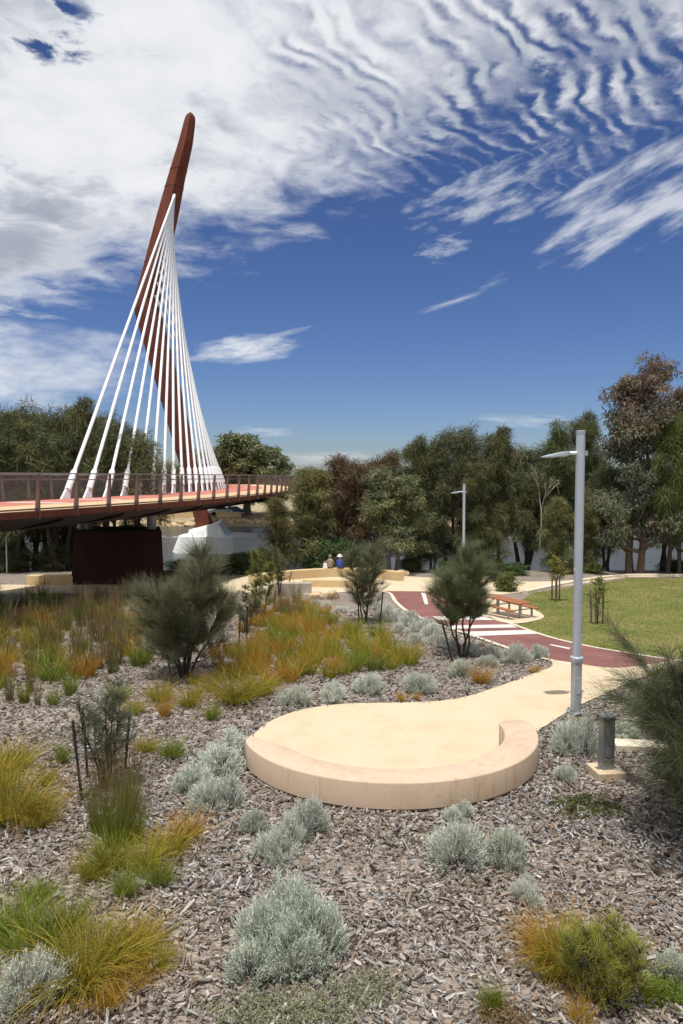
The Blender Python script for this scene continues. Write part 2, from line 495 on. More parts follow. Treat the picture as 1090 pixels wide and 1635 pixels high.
def railmesh():
    """woven wire infill: diagonal wires with open gaps"""
    m, t, b = new_mat('rail_wire_mesh')
    uvn = t.node('ShaderNodeUVMap'); sp = t.node('ShaderNodeSeparateXYZ'); t.l.new(uvn.outputs[0], sp.inputs[0])
    x, y = sp.outputs[0], sp.outputs[1]
    def wires(e):
        s = t.math('ABSOLUTE', t.math('SINE', t.math('MULTIPLY', e, math.pi / .05)))
        return t.ss(s, .13, .09)
    a = wires(t.math('ADD', x, t.math('MULTIPLY', y, .6))); c = wires(t.math('SUBTRACT', x, t.math('MULTIPLY', y, .6)))
    al = t.math('MAXIMUM', a, c)
    b.inputs['Base Color'].default_value = (.42, .35, .32, 1); b.inputs['Roughness'].default_value = .5; b.inputs['Metallic'].default_value = .3
    t.l.new(al, b.inputs['Alpha'])
    return m


def foammat():
    m, t, b = new_mat('wake_foam')
    g = t.node('ShaderNodeNewGeometry')
    mp = t.node('ShaderNodeMapping'); t.l.new(g.outputs['Position'], mp.inputs[0]); mp.inputs['Scale'].default_value = (.4, 1.6, 1)
    n = t.noise(mp.outputs[0], 1.2, 6, .65)
    b.inputs['Base Color'].default_value = (.75, .78, .8, 1); b.inputs['Roughness'].default_value = .6
    t.l.new(t.ss(n, .50, .62), b.inputs['Alpha'])
    return m


def vcol(name, rough=.9, spec=.15):
    m, t, b = new_mat(name)
    a = t.node('ShaderNodeAttribute', attribute_name='Col'); t.l.new(a.outputs['Color'], b.inputs['Base Color'])
    b.inputs['Roughness'].default_value = rough; b.inputs['Specular IOR Level'].default_value = spec
    return m


M = {
    'mulch': mulchmat(), 'lawn': lawnmat(), 'water': watermat(), 'wire': railmesh(), 'foam': foammat(),
    'chip': vcol('wood_chip'),
    'slab': concrete('cream_slab', (.555, .455, .315), .20), 'seat': concrete('seat_concrete', (.55, .425, .315), .35, 1.6, .5),
    'plaza': concrete('plaza_paving', (.58, .48, .335), .16), 'kerb': concrete('kerb_concrete', (.62, .55, .43), .1),
    'redpath': plain('red_asphalt', (.205, .092, .082), .88, var=.20, scale=.8, bump=.3, bscale=90, spec=.2),
    'paint': plain('white_line_paint', (.60, .57, .53), .6, var=.06, scale=9),
    'rubber': plain('black_joint', (.015, .015, .016), .8), 'wood': plain('bench_timber', (.33, .12, .05), .55, var=.25, scale=14),
    'galv': plain('galvanised_steel', (.36, .39, .42), .42, .35, .10, 3.0), 'galvd': plain('galvanised_post', (.27, .28, .28), .4, .6, .18, 4.0),
    'polepaint': plain('lamp_pole_paint', (.40, .44, .50), .38, .2, .05, 2.0), 'lampglass': plain('lamp_diffuser', (.75, .77, .8), .25),
    'stake': plain('black_stake', (.012, .012, .012), .7), 'woodstake': plain('grey_stake', (.13, .10, .07), .85, var=.3, scale=20),
    'corten': corten('weathering_steel', (.155, .043, .024)), 'cortenshade': corten('weathering_steel_shaded', (.036, .012, .010)),  # second one: the same steel with under-deck shade put into its colour
    'cable': plain('white_cable_sheath', (.74, .75, .76), .45, var=.04), 'pier': plain('white_pier_concrete', (.70, .71, .70), .7, var=.06, scale=.8),
    'reddeck': plain('red_cycle_surface', (.50, .16, .115), .85, var=.08, scale=1.0), 'creamdeck': plain('cream_walk_surface', (.60, .42, .24), .85, var=.08, scale=1.2),
    'rail': plain('bronze_rail', (.20, .135, .115), .45, .4, .12, 3.0), 'handrail': plain('pale_handrail', (.42, .36, .34), .35, .3, .08, 3.0),
    'soffit': plain('deck_soffit_shaded', (.05, .035, .032), .9), 'galvcol': plain('pier_column', (.30, .31, .31), .7, var=.1),
    'leaf': leafmat('leaf', .25), 'needle': leafmat('needle', .20), 'sedge': leafmat('sedge_blade', .40, .5, .30), 'silver': leafmat('silver_twig', .15, .8, .16, .1),
    'bark': plain('bark_dark', (.045, .034, .027), .95, var=.35, scale=5, bump=.6, bscale=12), 'barkgrey': plain('bark_grey', (.15, .12, .10), .95, var=.3, scale=4, bump=.5, bscale=10),
    'barkred': plain('bark_reddish', (.10, .072, .058), .9, var=.3, scale=4, bump=.5, bscale=10), 'deadwood': plain('bleached_wood', (.50, .46, .40), .9, var=.15, scale=5),
    'rock': plain('sandstone', (.50, .37, .23), .9, var=.25, scale=2.5, bump=.6, bscale=8), 'revet': plain('bank_stone', (.46, .33, .20), .95, var=.3, scale=1.0, bump=.6, bscale=6),
    'lime': concrete('limestone_block', (.58, .44, .25), .3), 'farsoil': plain('far_bank_soil', (.30, .24, .14), .95, var=.25, scale=.4),
    'grey_c': concrete('grey_concrete', (.40, .35, .29), .2), 'skin': plain('skin', (.48, .29, .21), .6), 'blue': plain('blue_shirt', (.035, .075, .36), .8),
    'tan': plain('tan_shirt', (.30, .22, .16), .85), 'hat': plain('white_hat', (.75, .73, .68), .85), 'trouser': plain('dark_trousers', (.06, .055, .06), .85),
    'hair': plain('grey_hair', (.22, .17, .13), .7), 'bag': plain('white_bag', (.7, .7, .68), .7),
    'carwhite': plain('car_white', (.7, .71, .72), .25), 'carblue': plain('car_blue', (.06, .13, .30), .25), 'cardark': plain('car_dark', (.03, .032, .04), .25),
    'glass': plain('car_glass', (.015, .02, .025), .08), 'tyre': plain('tyre', (.015, .015, .015), .8),
}

# ------------------------------------------------------------------ ground, river, paths
def ground():
    ys = sorted(set(list(PY) + list(np.arange(5, 50, 1.5)) + [-60, 600, 1500]))
    xs = [-900, -300, -120, -60] + list(np.arange(-40, 41, 2.0)) + [60, 120, 300, 900]
    V = []; Q = []
    for y in ys:
        for x in xs: V.append((x, y, gz(y)))
    nx = len(xs)
    for j in range(len(ys) - 1):
        for i in range(nx - 1): Q.append((j * nx + i, j * nx + i + 1, (j + 1) * nx + i + 1, (j + 1) * nx + i))
    me = mesh_np('ground', V, [Q], [M['mulch'], M['farsoil']],
                 midx=[1 if ys[k // (nx - 1)] >= 50 else 0 for k in range(len(Q))])
    tag(link('ground', me), kind='structure')
    V = [(x, y, WATER_Z) for y in (50.5, 119.0) for x in (-900, 900)]
    tag(link('river_water', mesh_np('river_water', V, [[(0, 1, 3, 2)]], [M['water']])), kind='structure')


ground()
SEAT_C = (0.87, 12.2); SEAT_R = 2.55; EX, EY = 1.035, .89       # slightly oval in plan

def G(*pts): return [tuple(gp(*p)[:2]) for p in pts]

# footpath slab: disc plus the neck to the red path
def slab_outline():
    def pt(a):
        c, s_ = math.cos(a), math.sin(a)
        if s_ <= 0: return (SEAT_C[0] + (SEAT_R - .01) * EX * c, SEAT_C[1] + (SEAT_R - .01) * EY * s_)
        k = (abs(c) ** 2.4 + s_ ** 2.4) ** (-1 / 2.4)                 # fuller curve at the back
        return (SEAT_C[0] + (SEAT_R - .01) * EX * c * k, SEAT_C[1] + 2.64 * s_ * k)
    arc = [pt(a) for a in np.linspace(R(104), R(371), 68)]
    low = smooth_line([arc[-1]] + G((905, 1139), (960, 1112), (1020, 1085), (1075, 1066)), 6)
    up = smooth_line(G((1090, 1052), (985, 1068), (888, 1056), (880, 1066), (835, 1083), (780, 1103), (730, 1117), (672, 1123), (610, 1124)) + [arc[0]], 6)
    return arc + low[1:] + up[:-1]
SLAB = slab_outline()
# the red path: its two edges
RP_L = smooth_line(G((600, 944), (622, 948), (632, 962), (655, 980), (700, 998), (760, 1018), (830, 1042), (900, 1060), (985, 1074), (1090, 1088), (1200, 1100)), 6)
RP_R = smooth_line(G((742, 946), (755, 968), (785, 985), (830, 1002), (880, 1019), (940, 1033), (1010, 1045), (1090, 1057), (1200, 1068)), 6)
RED = RP_L + RP_R[::-1]
PLAZA = G((-260, 948), (0, 949), (120, 948), (300, 946), (430, 947), (500, 950), (560, 945), (600, 945), (690, 946), (742, 946), (800, 950), (850, 944), (910, 935), (1000, 922), (1150, 921),
          (1150, 917), (990, 918), (900, 928), (845, 929), (800, 926), (690, 923), (610, 918), (560, 917), (470, 917), (400, 920), (330, 930), (110, 934), (0, 934), (-260, 936))
LAWN = smooth_line(G((850, 947), (830, 962), (845, 975), (862, 985), (850, 992)), 4) + RP_R[RP_R.index(min(RP_R, key=lambda p: (p[0] - gp(830, 1000).x) ** 2 + (p[1] - gp(830, 1000).y) ** 2)):] + \
    G((1300, 1010), (1300, 925), (1150, 923), (1005, 923), (912, 938))
TPAD = smooth_line(G((770, 984), (735, 965), (742, 952), (790, 955), (838, 968), (868, 984), (850, 993), (812, 996)), 5, True)

tag(sheet('lawn', LAWN, M['lawn'], .012), kind='structure')
tag(sheet('plaza', PLAZA, M['plaza'], .020), kind='structure')
tag(sheet('footpath_slab', SLAB, M['slab'], .030), kind='structure')
road = tag(sheet('red_path', RED, M['redpath'], .024), kind='structure')
tag(sheet('picnic_pad', TPAD, M['plaza'], .029), kind='structure')
tag(strip('kerb_left', RP_L[:44], .17, M['kerb'], .034), kind='structure')
tag(strip('kerb_right', RP_R[6:], .15, M['kerb'], .034), kind='structure')
# painted markings on the red path
for k, (a, b, c, d) in enumerate([((672, 947), (679, 948), (684, 966), (678, 966)), ((876, 1031), (880, 1030), (911, 1036), (908, 1038))]):
    sheet('lane_line', G(a, b, c, d), M['paint'], .029, road)
for a, b, c, d in [((690, 985), (783, 986), (792, 991), (700, 991)), ((712, 1000), (815, 998), (826, 1003), (722, 1005)),
                   ((735, 1010), (842, 1007), (860, 1013), (752, 1017))]:
    sheet('crossing_bar', G(a, b, c, d), M['paint'], .029, road)

# ------------------------------------------------------------------ wood chip mulch over the beds
rng = np.random.default_rng(7)
NOCHIP = [SLAB, RED, PLAZA, TPAD, LAWN]

def off_paths(P):
    bad = np.zeros(len(P), bool)
    for q in NOCHIP: bad |= in_poly(P, q)
    return ~bad


def chips():
    parts = []
    # density per square metre and size ranges: fines, chips, long slivers
    for y0, y1, dens, lo, hi in ((5.3, 9.0, 900, .012, .045), (5.3, 9.0, 470, .045, .11), (5.3, 13.5, 40, .11, .24), (9.0, 13.5, 420, .03, .07), (9.0, 13.5, 230, .06, .13), (13.5, 20, 165, .06, .15), (20, 29, 60, .09, .19)):
        n = int(dens * (y1 - y0) * ((y0 + y1) * .5 + 3.4 + (5.2 if lo > .04 else 0)))
        y = rng.uniform(y0, y1, n); x = rng.uniform(-1, 1, n) * (y * .5 + 1.7 + (2.6 if lo > .04 else 0))
        P = np.stack([x, y], 1); P = P[off_paths(P)]
        if lo > .04:                                                # chips lie thicker in drifts, thinner between
            f = np.sin(P[:, 0] * 2.1 + 1.9 * np.sin(P[:, 1] * 1.3)) + np.sin(P[:, 1] * 2.7 + 1.5 * np.sin(P[:, 0] * 1.7 + 1)); P = P[rng.random(len(P)) < .80 + .2 * f]
        L = lo + (hi - lo) * rng.random(len(P)) ** 1.8
        parts.append((P, L))
    # spill over the slab edge
    P = np.array(SLAB)[rng.integers(0, len(SLAB), 420)] + rng.normal(0, .10, (420, 2)); P = P[(P[:, 1] > 13.0) | (P[:, 0] > 3.7)]
    parts.append((P, rng.uniform(.015, .06, len(P))))
    P = np.concatenate([p for p, _ in parts]); L = np.concatenate([l for _, l in parts]); n = len(P)
    wd = np.minimum(L * rng.uniform(.10, .34, n), .028) * np.where(L > .11, .7, 1); th = rng.uniform(.003, .010, n) * np.clip(L / .06, .4, 1.2)
    yaw = rng.uniform(0, 2 * np.pi, n); pit = rng.normal(0, .30, n); rol = rng.normal(0, .55, n)
    ca, sa = np.cos(yaw), np.sin(yaw); cp, sp = np.cos(pit), np.sin(pit); cr, sr = np.cos(rol), np.sin(rol)
    ax = np.stack([ca * cp, sa * cp, sp], 1)
    sd = np.stack([-sa * cr, ca * cr, sr], 1)
    up = np.cross(ax, sd)
    z = np.interp(P[:, 1], PY, PZ) + .010 + rng.random(n) * .022 + np.abs(sp) * L * .4
    for q in (SLAB,): z = np.where(in_poly(P, q), z + .03, z)
    c = np.stack([P[:, 0], P[:, 1], z], 1)
    e = lambda a, b, k: c + ax * (a * L)[:, None] + sd * (b * wd)[:, None] + up * (k * th)[:, None]
    r = lambda a, b: rng.uniform(a, b, n)
    bend = r(-.35, .35)
    V = np.stack([e(-.5 * r(.8, 1), -.5 * r(.3, 1), 1), e(-.5, .5 * r(.3, 1), 1), e(0 * L, .5 + bend, 1.5 + 0 * L), e(.5 * r(.8, 1), .5 * r(.2, .9), 1), e(.5, -.5 * r(.2, .9), 1), e(0 * L, -.5 + bend, 1.5 + 0 * L),
                  e(-.45 + 0 * L, -.6 + 0 * L, -1), e(-.45 + 0 * L, .6 + 0 * L, -1), e(.45 + 0 * L, .6 + 0 * L, -1), e(.45 + 0 * L, -.6 + 0 * L, -1)], 1).reshape(-1, 3)
    b = (np.arange(n) * 10)[:, None]; bb = b[L > .045]           # fines keep only their top faces
    quads = np.concatenate([b + np.array(q) for q in ([0, 5, 2, 1], [5, 4, 3, 2])] + [bb + np.array(q) for q in ([0, 6, 9, 4], [3, 8, 7, 1])])
    tris = np.concatenate([bb + np.array(q) for q in ([0, 4, 5], [3, 1, 2])])
    pal = np.array([(.33, .30, .275), (.43, .405, .38), (.24, .205, .18), (.14, .108, .085), (.36, .28, .21), (.52, .49, .46), (.28, .195, .13), (.06, .045, .035), (.64, .60, .55)])
    pr = np.array([.22, .18, .17, .13, .08, .10, .04, .05, .03])
    ci = rng.choice(len(pal), n, p=pr); colr = pal[ci] * rng.uniform(.54, 1.04, (n, 1)) * np.array([.86, .885, .905])
    fx = np.sin(P[:, 0] * 1.3 + 1.7 * np.sin(P[:, 1] * .7)) + np.sin(P[:, 1] * 1.9 + 1.3 * np.sin(P[:, 0] * .9 + 2)) + .8 * np.sin(P[:, 0] * 3.7 + P[:, 1] * 2.9)
    br = np.clip(.5 + .28 * fx, 0, 1)[:, None]                     # older grey and fresher brown patches
    colr = colr * (1 - .32 * br) + colr * np.array([1.05, .86, .70]) * .32 * br
    me = mesh_np('wood_chip_mulch', V, [quads, tris], [M['chip']], np.repeat(colr, 10, 0))
    tag(link('wood_chip_mulch', me), 'grey brown wood chip mulch covering the garden beds', 'mulch', kind='stuff')


chips()

# ------------------------------------------------------------------ the curved concrete seat
def curved_seat():
    root = empty('curved_seat', (SEAT_C[0], SEAT_C[1], 0))
    tag(root, 'low curved cream concrete seat rimming the round end of the path', 'seat')
    a0, a1 = R(189), R(371); n = 90
    def ring(h0, h1, ro, wid, bev):
        rings = []
        for i in range(n + 1):
            a = a0 + (a1 - a0) * i / n
            dg = math.degrees(a - a0); w = wid * max(.05, min(1, (dg / 22) ** .6))
            ee = (n - i) / n * (a1 - a0) * ro          # distance to the right-hand end: rounded in plan
            o = ro - .16 * max(0, 1 - dg / 9) ** 2; ri = min(ro - w, o - .02)
            if ee < .25:
                k = .25 - math.sqrt(max(0, .0625 - (.25 - ee) ** 2)); o -= k; ri += k
                if o - ri < .02: ri = o - .02
            b = min(bev, (o - ri) / 3)
            prof = [(o, h0), (o, h1 - b), (o - b * .3, h1 - b * .3), (o - b, h1), (ri + b, h1), (ri + b * .3, h1 - b * .3), (ri, h1 - b), (ri, h0)]
            rings.append([Vector((r * EX * math.cos(a), r * EY * math.sin(a), z)) for r, z in prof])
        return rings
    MB().loft(ring(.055, .46, SEAT_R, .57, .022)).build('seat_block', M['seat'], root, smooth=True, sharp=50)
    MB().loft(ring(-.05, .06, SEAT_R - .035, .49, .004)).build('plinth', M['rubber'], root)
    for a in (R(243), R(296), R(334)):      # control joints in the front face
        c = Vector((EX * math.cos(a), EY * math.sin(a), 0)) * (SEAT_R + .0005)
        MB().box((c.x, c.y, .25), (.006, .006, .36), rot=Matrix.Rotation(a, 3, 'Z')).build('joint', M['grey_c'], root)
    return root
curved_seat()

# ------------------------------------------------------------------ bridge
TH0, KAP, S0X, S0Y = R(13), .008, (100 - 545) / F * 40, 40.0
_tab = {}
def deck_xy(s):
    """point and heading on the line of cable anchors, s metres along the deck"""
    n = max(2, int(abs(s) / .5) + 1); h = s / n; x, y = S0X, S0Y
    def th(t): return TH0 - KAP * max(t, -34)
    for i in range(n):
        a = th((i + .5) * h); x += math.sin(a) * h; y += math.cos(a) * h
    a = th(s); return x, y, a
DECK_Z = 3.72; OUT = 8.6; INN = -.75
def bay(s): return .9 * max(0, min(1, (s - 34) / 1.2, (49 - s) / 1.2))
def dp(s, off, z):
    x, y, a = deck_xy(s); return Vector((x + math.cos(a) * off, y - math.sin(a) * off, z))

def bridge():
    root = empty('cable_stayed_bridge', at(329, 880, 78)); inv = root.location.copy()
    tag(root, 'footbridge over the river with leaning rust red mast and white cables', 'bridge')
    def child(mb, name, mat, parent=root, **k):
        o = mb.build(name, mat, None, **k); o.parent = parent
        o.matrix_parent_inverse = Matrix.Translation(-inv); return o
    def sub(o, parent):
        o.parent = parent; o.matrix_parent_inverse = Matrix.Identity(4)
        return o
    S = list(np.arange(-58, 96.1, 2.0))
    fine = list(np.arange(-58, 96.1, 1.0))
    # deck body: thin corten edge, tapering soffit
    rings = []
    for s in fine:
        o = OUT + bay(s)
        rings.append([dp(s, INN, DECK_Z), dp(s, o, DECK_Z), dp(s, o + .02, DECK_Z - .24), dp(s, o - 1.2, DECK_Z - .50), dp(s, 5.2, DECK_Z - 1.0), dp(s, 1.6, DECK_Z - 1.0), dp(s, INN - .02, DECK_Z - .5)])
    dk = child(MB().loft(rings), 'deck', M['corten']); dk.data.materials.append(M['soffit'])      # same steel, coloured darker underneath to stand for shade
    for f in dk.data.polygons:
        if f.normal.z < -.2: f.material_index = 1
    def band(o0, o1, z, mat, name, s0=-58, s1=96):
        mb = MB(); ss = [s for s in fine if s0 <= s <= s1]
        f0 = o0 if callable(o0) else (lambda s: o0); f1 = o1 if callable(o1) else (lambda s: o1)
        mb.loft([[dp(s, f0(s), z), dp(s, f1(s), z)] for s in ss], close=False, caps=False)
        return child(mb, name, mat)
    band(.35, 4.4, DECK_Z + .02, M['reddeck'], 'cycle_lane')
    band(4.4, lambda s: OUT - .22 + bay(s), DECK_Z + .016, M['creamdeck'], 'walking_lane')
    for s0 in (-16, -13.5, -11, -8.5, -6, -3.5, -1, 1.5):
        band(.9 + .2 * (s0 % 2), 4.2, DECK_Z + .025, M['paint'], 'deck_marking', s0, s0 + 1.0)
    band(2.35, 2.45, DECK_Z + .025, M['paint'], 'lane_line', 4, 96)
    # railings
    for side, ofs in (('outer', OUT), ('inner', INN)):
        f = (lambda s: OUT - .06 + bay(s)) if side == 'outer' else (lambda s: INN + .06)
        lean = .10 if side == 'outer' else -.10
        RL = child(MB().loft([[dp(s, f(s) + lean - .07, DECK_Z + 1.40), dp(s, f(s) + lean + .07, DECK_Z + 1.40), dp(s, f(s) + lean + .07, DECK_Z + 1.45), dp(s, f(s) + lean - .07, DECK_Z + 1.45)] for s in fine]), 'railing', M['handrail'])
        def part(mb, name, mat):
            o = mb.build(name, mat); o.parent = RL; return o
        part(MB().tube([dp(s, f(s) + lean * .8 - .09, DECK_Z + 1.18) for s in fine], .024, 6), 'grab_rail', M['rail'])
        part(MB().loft([[dp(s, f(s) - .03, DECK_Z + .05), dp(s, f(s) + .03, DECK_Z + .05), dp(s, f(s) + .03, DECK_Z + .11), dp(s, f(s) - .03, DECK_Z + .11)] for s in fine]), 'bottom_rail', M['rail'])
        V = []; Q = []; UV = []
        for i, s in enumerate(fine):
            V += [tuple(dp(s, f(s), DECK_Z + .10)), tuple(dp(s, f(s) + lean, DECK_Z + 1.40))]; UV += [(s, 0), (s, 1.3)]
            if i: Q.append((2 * i - 2, 2 * i, 2 * i + 1, 2 * i - 1))
        o = link('wire_mesh', mesh_np('wire_mesh', V, [Q], [M['wire']], uv=UV), RL)
        # posts share one mesh
        pm = MB()
        sgn = 1 if side == 'outer' else -1
        pm.loft([[Vector((x0 * sgn, -.026, z)), Vector((x1 * sgn, -.026, z)), Vector((x1 * sgn, .026, z)), Vector((x0 * sgn, .026, z))] for x0, x1, z in
                 ((-.10, .12, -.30), (-.10, .13, 0), (-.06, .13, .3), (.06, .16, 1.40))])
        me = pm.mesh('post', M['rail'])
        for s in S:
            if side == 'inner' and s < -30: continue
            p = dp(s, f(s), DECK_Z); o = link('post', me, RL)
            o.location = p; o.rotation_euler = (0, 0, -deck_xy(s)[2])
    # underside ribs
    for s in range(-30, 90, 4):
        child(MB().loft([[dp(s + d, 7.3, DECK_Z - .66), dp(s + d, 7.9, DECK_Z - .46), dp(s + d, 7.9, DECK_Z - .40), dp(s + d, 5.3, DECK_Z - .98)] for d in (-.06, .06)]), 'rib', M['cortenshade'])
    # mast: outline in the X-Z plane at its own distance, hexagonal section, leaning
    D = 78.0
    prof = [(182, 304.3, 5), (183.5, 304.2, 9.5), (187, 303.8, 14), (193, 302.8, 16.6), (200, 301.6, 18), (229, 296, 22), (284, 281.5, 27), (339, 268.5, 32.5), (366, 262, 34), (419, 250, 37.5), (460, 240, 40), (482, 235.5, 41.5),
            (494, 236, 42), (508, 239, 41.5), (547, 249, 38.5), (602, 265, 37), (679, 285, 32.5), (726, 297, 30), (756, 305, 27.5), (790, 313, 25), (815, 319, 24), (835, 326, 28), (852, 330, 34)]
    rings = []
    for y, cx, w in prof:
        c = at(cx, y, D); hw = w / 2 / F * D; dd = hw * .78 + .25
        rings.append([c + Vector((a * hw, b * dd, 0)) for a, b in ((-1, -.15), (-.82, -.62), (.25, -1), (.85, -.55), (1, .15), (.8, .75), (-.3, 1), (-.85, .6))])
    mast = child(MB().loft(rings), 'mast', M['corten'])
    tip = at(304, 183, D)
    child(MB().tube([tip + Vector((0, 0, -.2)), tip + Vector((0, 0, .22))], .12, 8), 'tip_light', M['rail'])
    for y in (272, 300, 420, 560, 640, 720):                       # raised splice bands round the mast
        rr_ = []
        for yy in (y - .9, y + .9):
            ys = [p[0] for p in prof]; cx, w = np.interp(yy, ys, [p[1] for p in prof]), np.interp(yy, ys, [p[2] for p in prof])
            c = at(cx, yy, D); hw = w / 2 / F * D + .025; dd = (hw - .025) * .78 + .275
            rr_.append([c + Vector((a * hw, b * dd, 0)) for a, b in ((-1, -.15), (-.82, -.62), (.25, -1), (.85, -.55), (1, .15), (.8, .75), (-.3, 1), (-.85, .6))])
        o = MB().loft(rr_).build('splice_band', M['corten']); o.parent = mast
    # white pier in the river
    def ringz(pts, z, s=1.0, cx=0, cy=0): return [Vector((cx + (x - cx) * s, cy + (y - cy) * s, z)) for x, y in pts]
    wl = WATER_Z
    L_, R_ = at(270, 882, 75).x, at(440, 882, 75).x
    plan = [(L_, 76.5), (L_ + .8, 74.6), (R_ - 4.5, 74.0), (R_, 75.6), (R_, 78.4), (R_ - 4.5, 81.5), (L_ + 1, 81), (L_, 79)]
    cxp = (L_ + R_) / 2
    child(MB().loft([ringz(plan, wl - 1.2, 1.0, cxp, 77.5), ringz(plan, wl + .06, 1.0, cxp, 77.5), ringz(plan, wl + 1.85, .88, cxp - .2, 77.8)]), 'pier_base', M['pier'], bevel=.05)
    pl = at(305, 856, 78).x; pr = at(366, 856, 78).x
    top = [(at(312, 838, 78).x, 76.8), (at(352, 838, 78).x, 76.6), (at(352, 838, 78).x, 79.2), (at(312, 838, 78).x, 79.2)]
    child(MB().loft([[Vector((pl, 75.8, wl + 1.8)), Vector((pr, 75.6, wl + 1.8)), Vector((pr, 80, wl + 1.8)), Vector((pl, 80, wl + 1.8))],
                     [Vector((top[0][0] - .4, 76.4, wl + 2.5)), Vector((top[1][0], 76.3, wl + 3.35)), Vector((top[2][0], 79.2, wl + 3.35)), Vector((top[3][0] - .4, 79.2, wl + 2.5))]]), 'pier_plinth', M['pier'], bevel=.04)
    # cables
    n = 19
    ay = [313 + 4.6 * k for k in range(10)] + [361, 369, 379, 391, 404, 420, 437, 455, 475]
    def mast_at(y):
        ys = [p[0] for p in prof]; return np.interp(y, ys, [p[1] for p in prof]), np.interp(y, ys, [p[2] for p in prof])
    def hwd(w): return w / 2 / F * D * .78 + .25
    for k in range(n):
        c, w = mast_at(ay[k]); fr = .10 + .20 * min(1, k / 10)
        a = at(c + w * fr, ay[k], D - hwd(w) * (.95 if k < 12 else .8))
        b = dp(2.25 * k, .12, DECK_Z + .05)
        d = (a - b).normalized()
        cab = child(MB().tube([b + d * 1.6, a], .118, 10), 'cable', M['cable'], smooth=True)
        o = MB().tube([b + d * .7, b + d * 2.3, b + d * 2.5], [.20, .20, .14], 10).build('sleeve', M['cable'], smooth=True)
        o.parent = cab
        hx = Vector((math.sin(deck_xy(2.25 * k)[2]), math.cos(deck_xy(2.25 * k)[2]), 0))
        o = MB().loft([[b - hx * .42 + Vector((-.06, 0, -.1)), b + hx * .42 + Vector((-.06, 0, -.1)), b + hx * .42 + Vector((.06, 0, -.1)), b - hx * .42 + Vector((.06, 0, -.1))],
                       [b + d * 1.15 - hx * .16 + Vector((-.06, 0, 0)), b + d * 1.15 + hx * .16 + Vector((-.06, 0, 0)), b + d * 1.15 + hx * .16 + Vector((.06, 0, 0)), b + d * 1.15 - hx * .16 + Vector((.06, 0, 0))]]).build('anchor_plate', M['cable'])
        o.parent = cab
        o = MB().tube([a - d * .9, a + d * .25], .17, 8).build('mast_clevis', M['cable'], smooth=True)
        o.parent = cab
    # near pier: weathering-steel box in shade-darkened colour, with columns under the deck
    g0 = gz(39.5)
    def bx(u0, v0, u1, v1, Y, dep):
        a, b = at(u0, v0, Y), at(u1, v1, Y); return a, b
    bl, br = at(113, 930, 39).x, at(262, 930, 39).x
    tl, tr = at(118, 848, 39).x, at(257, 848, 39).x
    zt = at(118, 848, 39).z; zb = at(118, 930, 39).z
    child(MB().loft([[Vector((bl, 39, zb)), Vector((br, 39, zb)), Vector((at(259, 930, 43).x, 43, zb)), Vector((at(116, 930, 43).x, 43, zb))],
                     [Vector((tl, 39.1, zt)), Vector((tr, 39.1, zt)), Vector((at(255, 848, 43).x, 42.9, zt)), Vector((at(121, 848, 43).x, 42.9, zt))]]), 'steel_pier', M['cortenshade'], bevel=.03)
    for u, w in ((130, .22), (140, .2), (242, .28)):
        x = at(u, 848, 40.5).x
        child(MB().tube([(x, 40.5, zt - .05), (x, 40.5, DECK_Z - .55)], w, 10), 'column', M['galvcol'], smooth=True)
    for u in (130, 138):
        x = at(u, 940, 40).x
        child(MB().tube([(x, 40, g0 - .3), (x, 40, zb + .05)], .3, 12), 'footing', M['galvcol'], smooth=True)
    x = at(85, 833, 36)
    child(MB().tube([x + Vector((0, 0, -.12)), x + Vector((0, 0, .1)), x + Vector((0, 0, .3))], [.2, .2, .08], 10), 'under_deck_light', M['lampglass'], smooth=True)
    return root
bridge()

# boat wake on the river
def wake(u0, u1, v, w, label):
    pts = [at(u, v, 1) for u in np.linspace(u0, u1, 14)]
    P = []
    for u in np.linspace(u0, u1, 14):
        d = ray(u, v); k = (WATER_Z + .05 - CAM.z) / d.z; P.append(CAM + d * k)
    V = []; Q = []
    for i, p in enumerate(P):
        ww = w * (.5 + .5 * math.sin(i * 1.7) ** 2)
        V += [(p.x, p.y - ww, WATER_Z + .03), (p.x, p.y, WATER_Z + .16), (p.x, p.y + ww, WATER_Z + .03)]
        if i:
            b = 3 * i; Q += [(b - 3, b, b + 1, b - 2), (b - 2, b + 1, b + 2, b - 1)]
    tag(link('boat_wake', mesh_np('boat_wake', V, [Q], [M['foam']])), label, 'wake', kind='stuff')
wake(560, 1090, 857, 1.6, 'pale foaming wake across the river behind the right trees')
wake(255, 440, 857, 1.3, 'pale ripple streak on the river beside the white pier')

# ------------------------------------------------------------------ vegetation generators (numpy)
def unit(v): return v / np.maximum(1e-9, np.linalg.norm(v, axis=1))[:, None]

def blades(rg, base, dirv, L, wd, droop, c0, c1, nseg=3, tipw=.12):
    """curved tapering strips; c0/c1 colours (n,3) at the foot and tip"""
    n = len(base); dirv = unit(dirv)
    side = unit(np.cross(dirv, rg.normal(size=(n, 3))))
    V = np.zeros((n, (nseg + 1) * 2, 3), np.float32); C = np.zeros_like(V)
    hor = dirv * np.array([1, 1, 0])
    for k in range(nseg + 1):
        t = k / nseg
        p = base + dirv * (L * t)[:, None] + hor * (L * droop * t * t * .35)[:, None]
        p[:, 2] -= L * droop * t * t
        w = wd * (1 - (1 - tipw) * t)
        V[:, 2 * k] = p - side * w[:, None] / 2; V[:, 2 * k + 1] = p + side * w[:, None] / 2
        c = c0 * (1 - t) + c1 * t; C[:, 2 * k] = c; C[:, 2 * k + 1] = c
    b = (np.arange(n) * (nseg + 1) * 2)[:, None]
    Q = np.concatenate([b + np.array([2 * k, 2 * k + 1, 2 * k + 3, 2 * k + 2]) for k in range(nseg)])
    return V.reshape(-1, 3), Q, C.reshape(-1, 3)


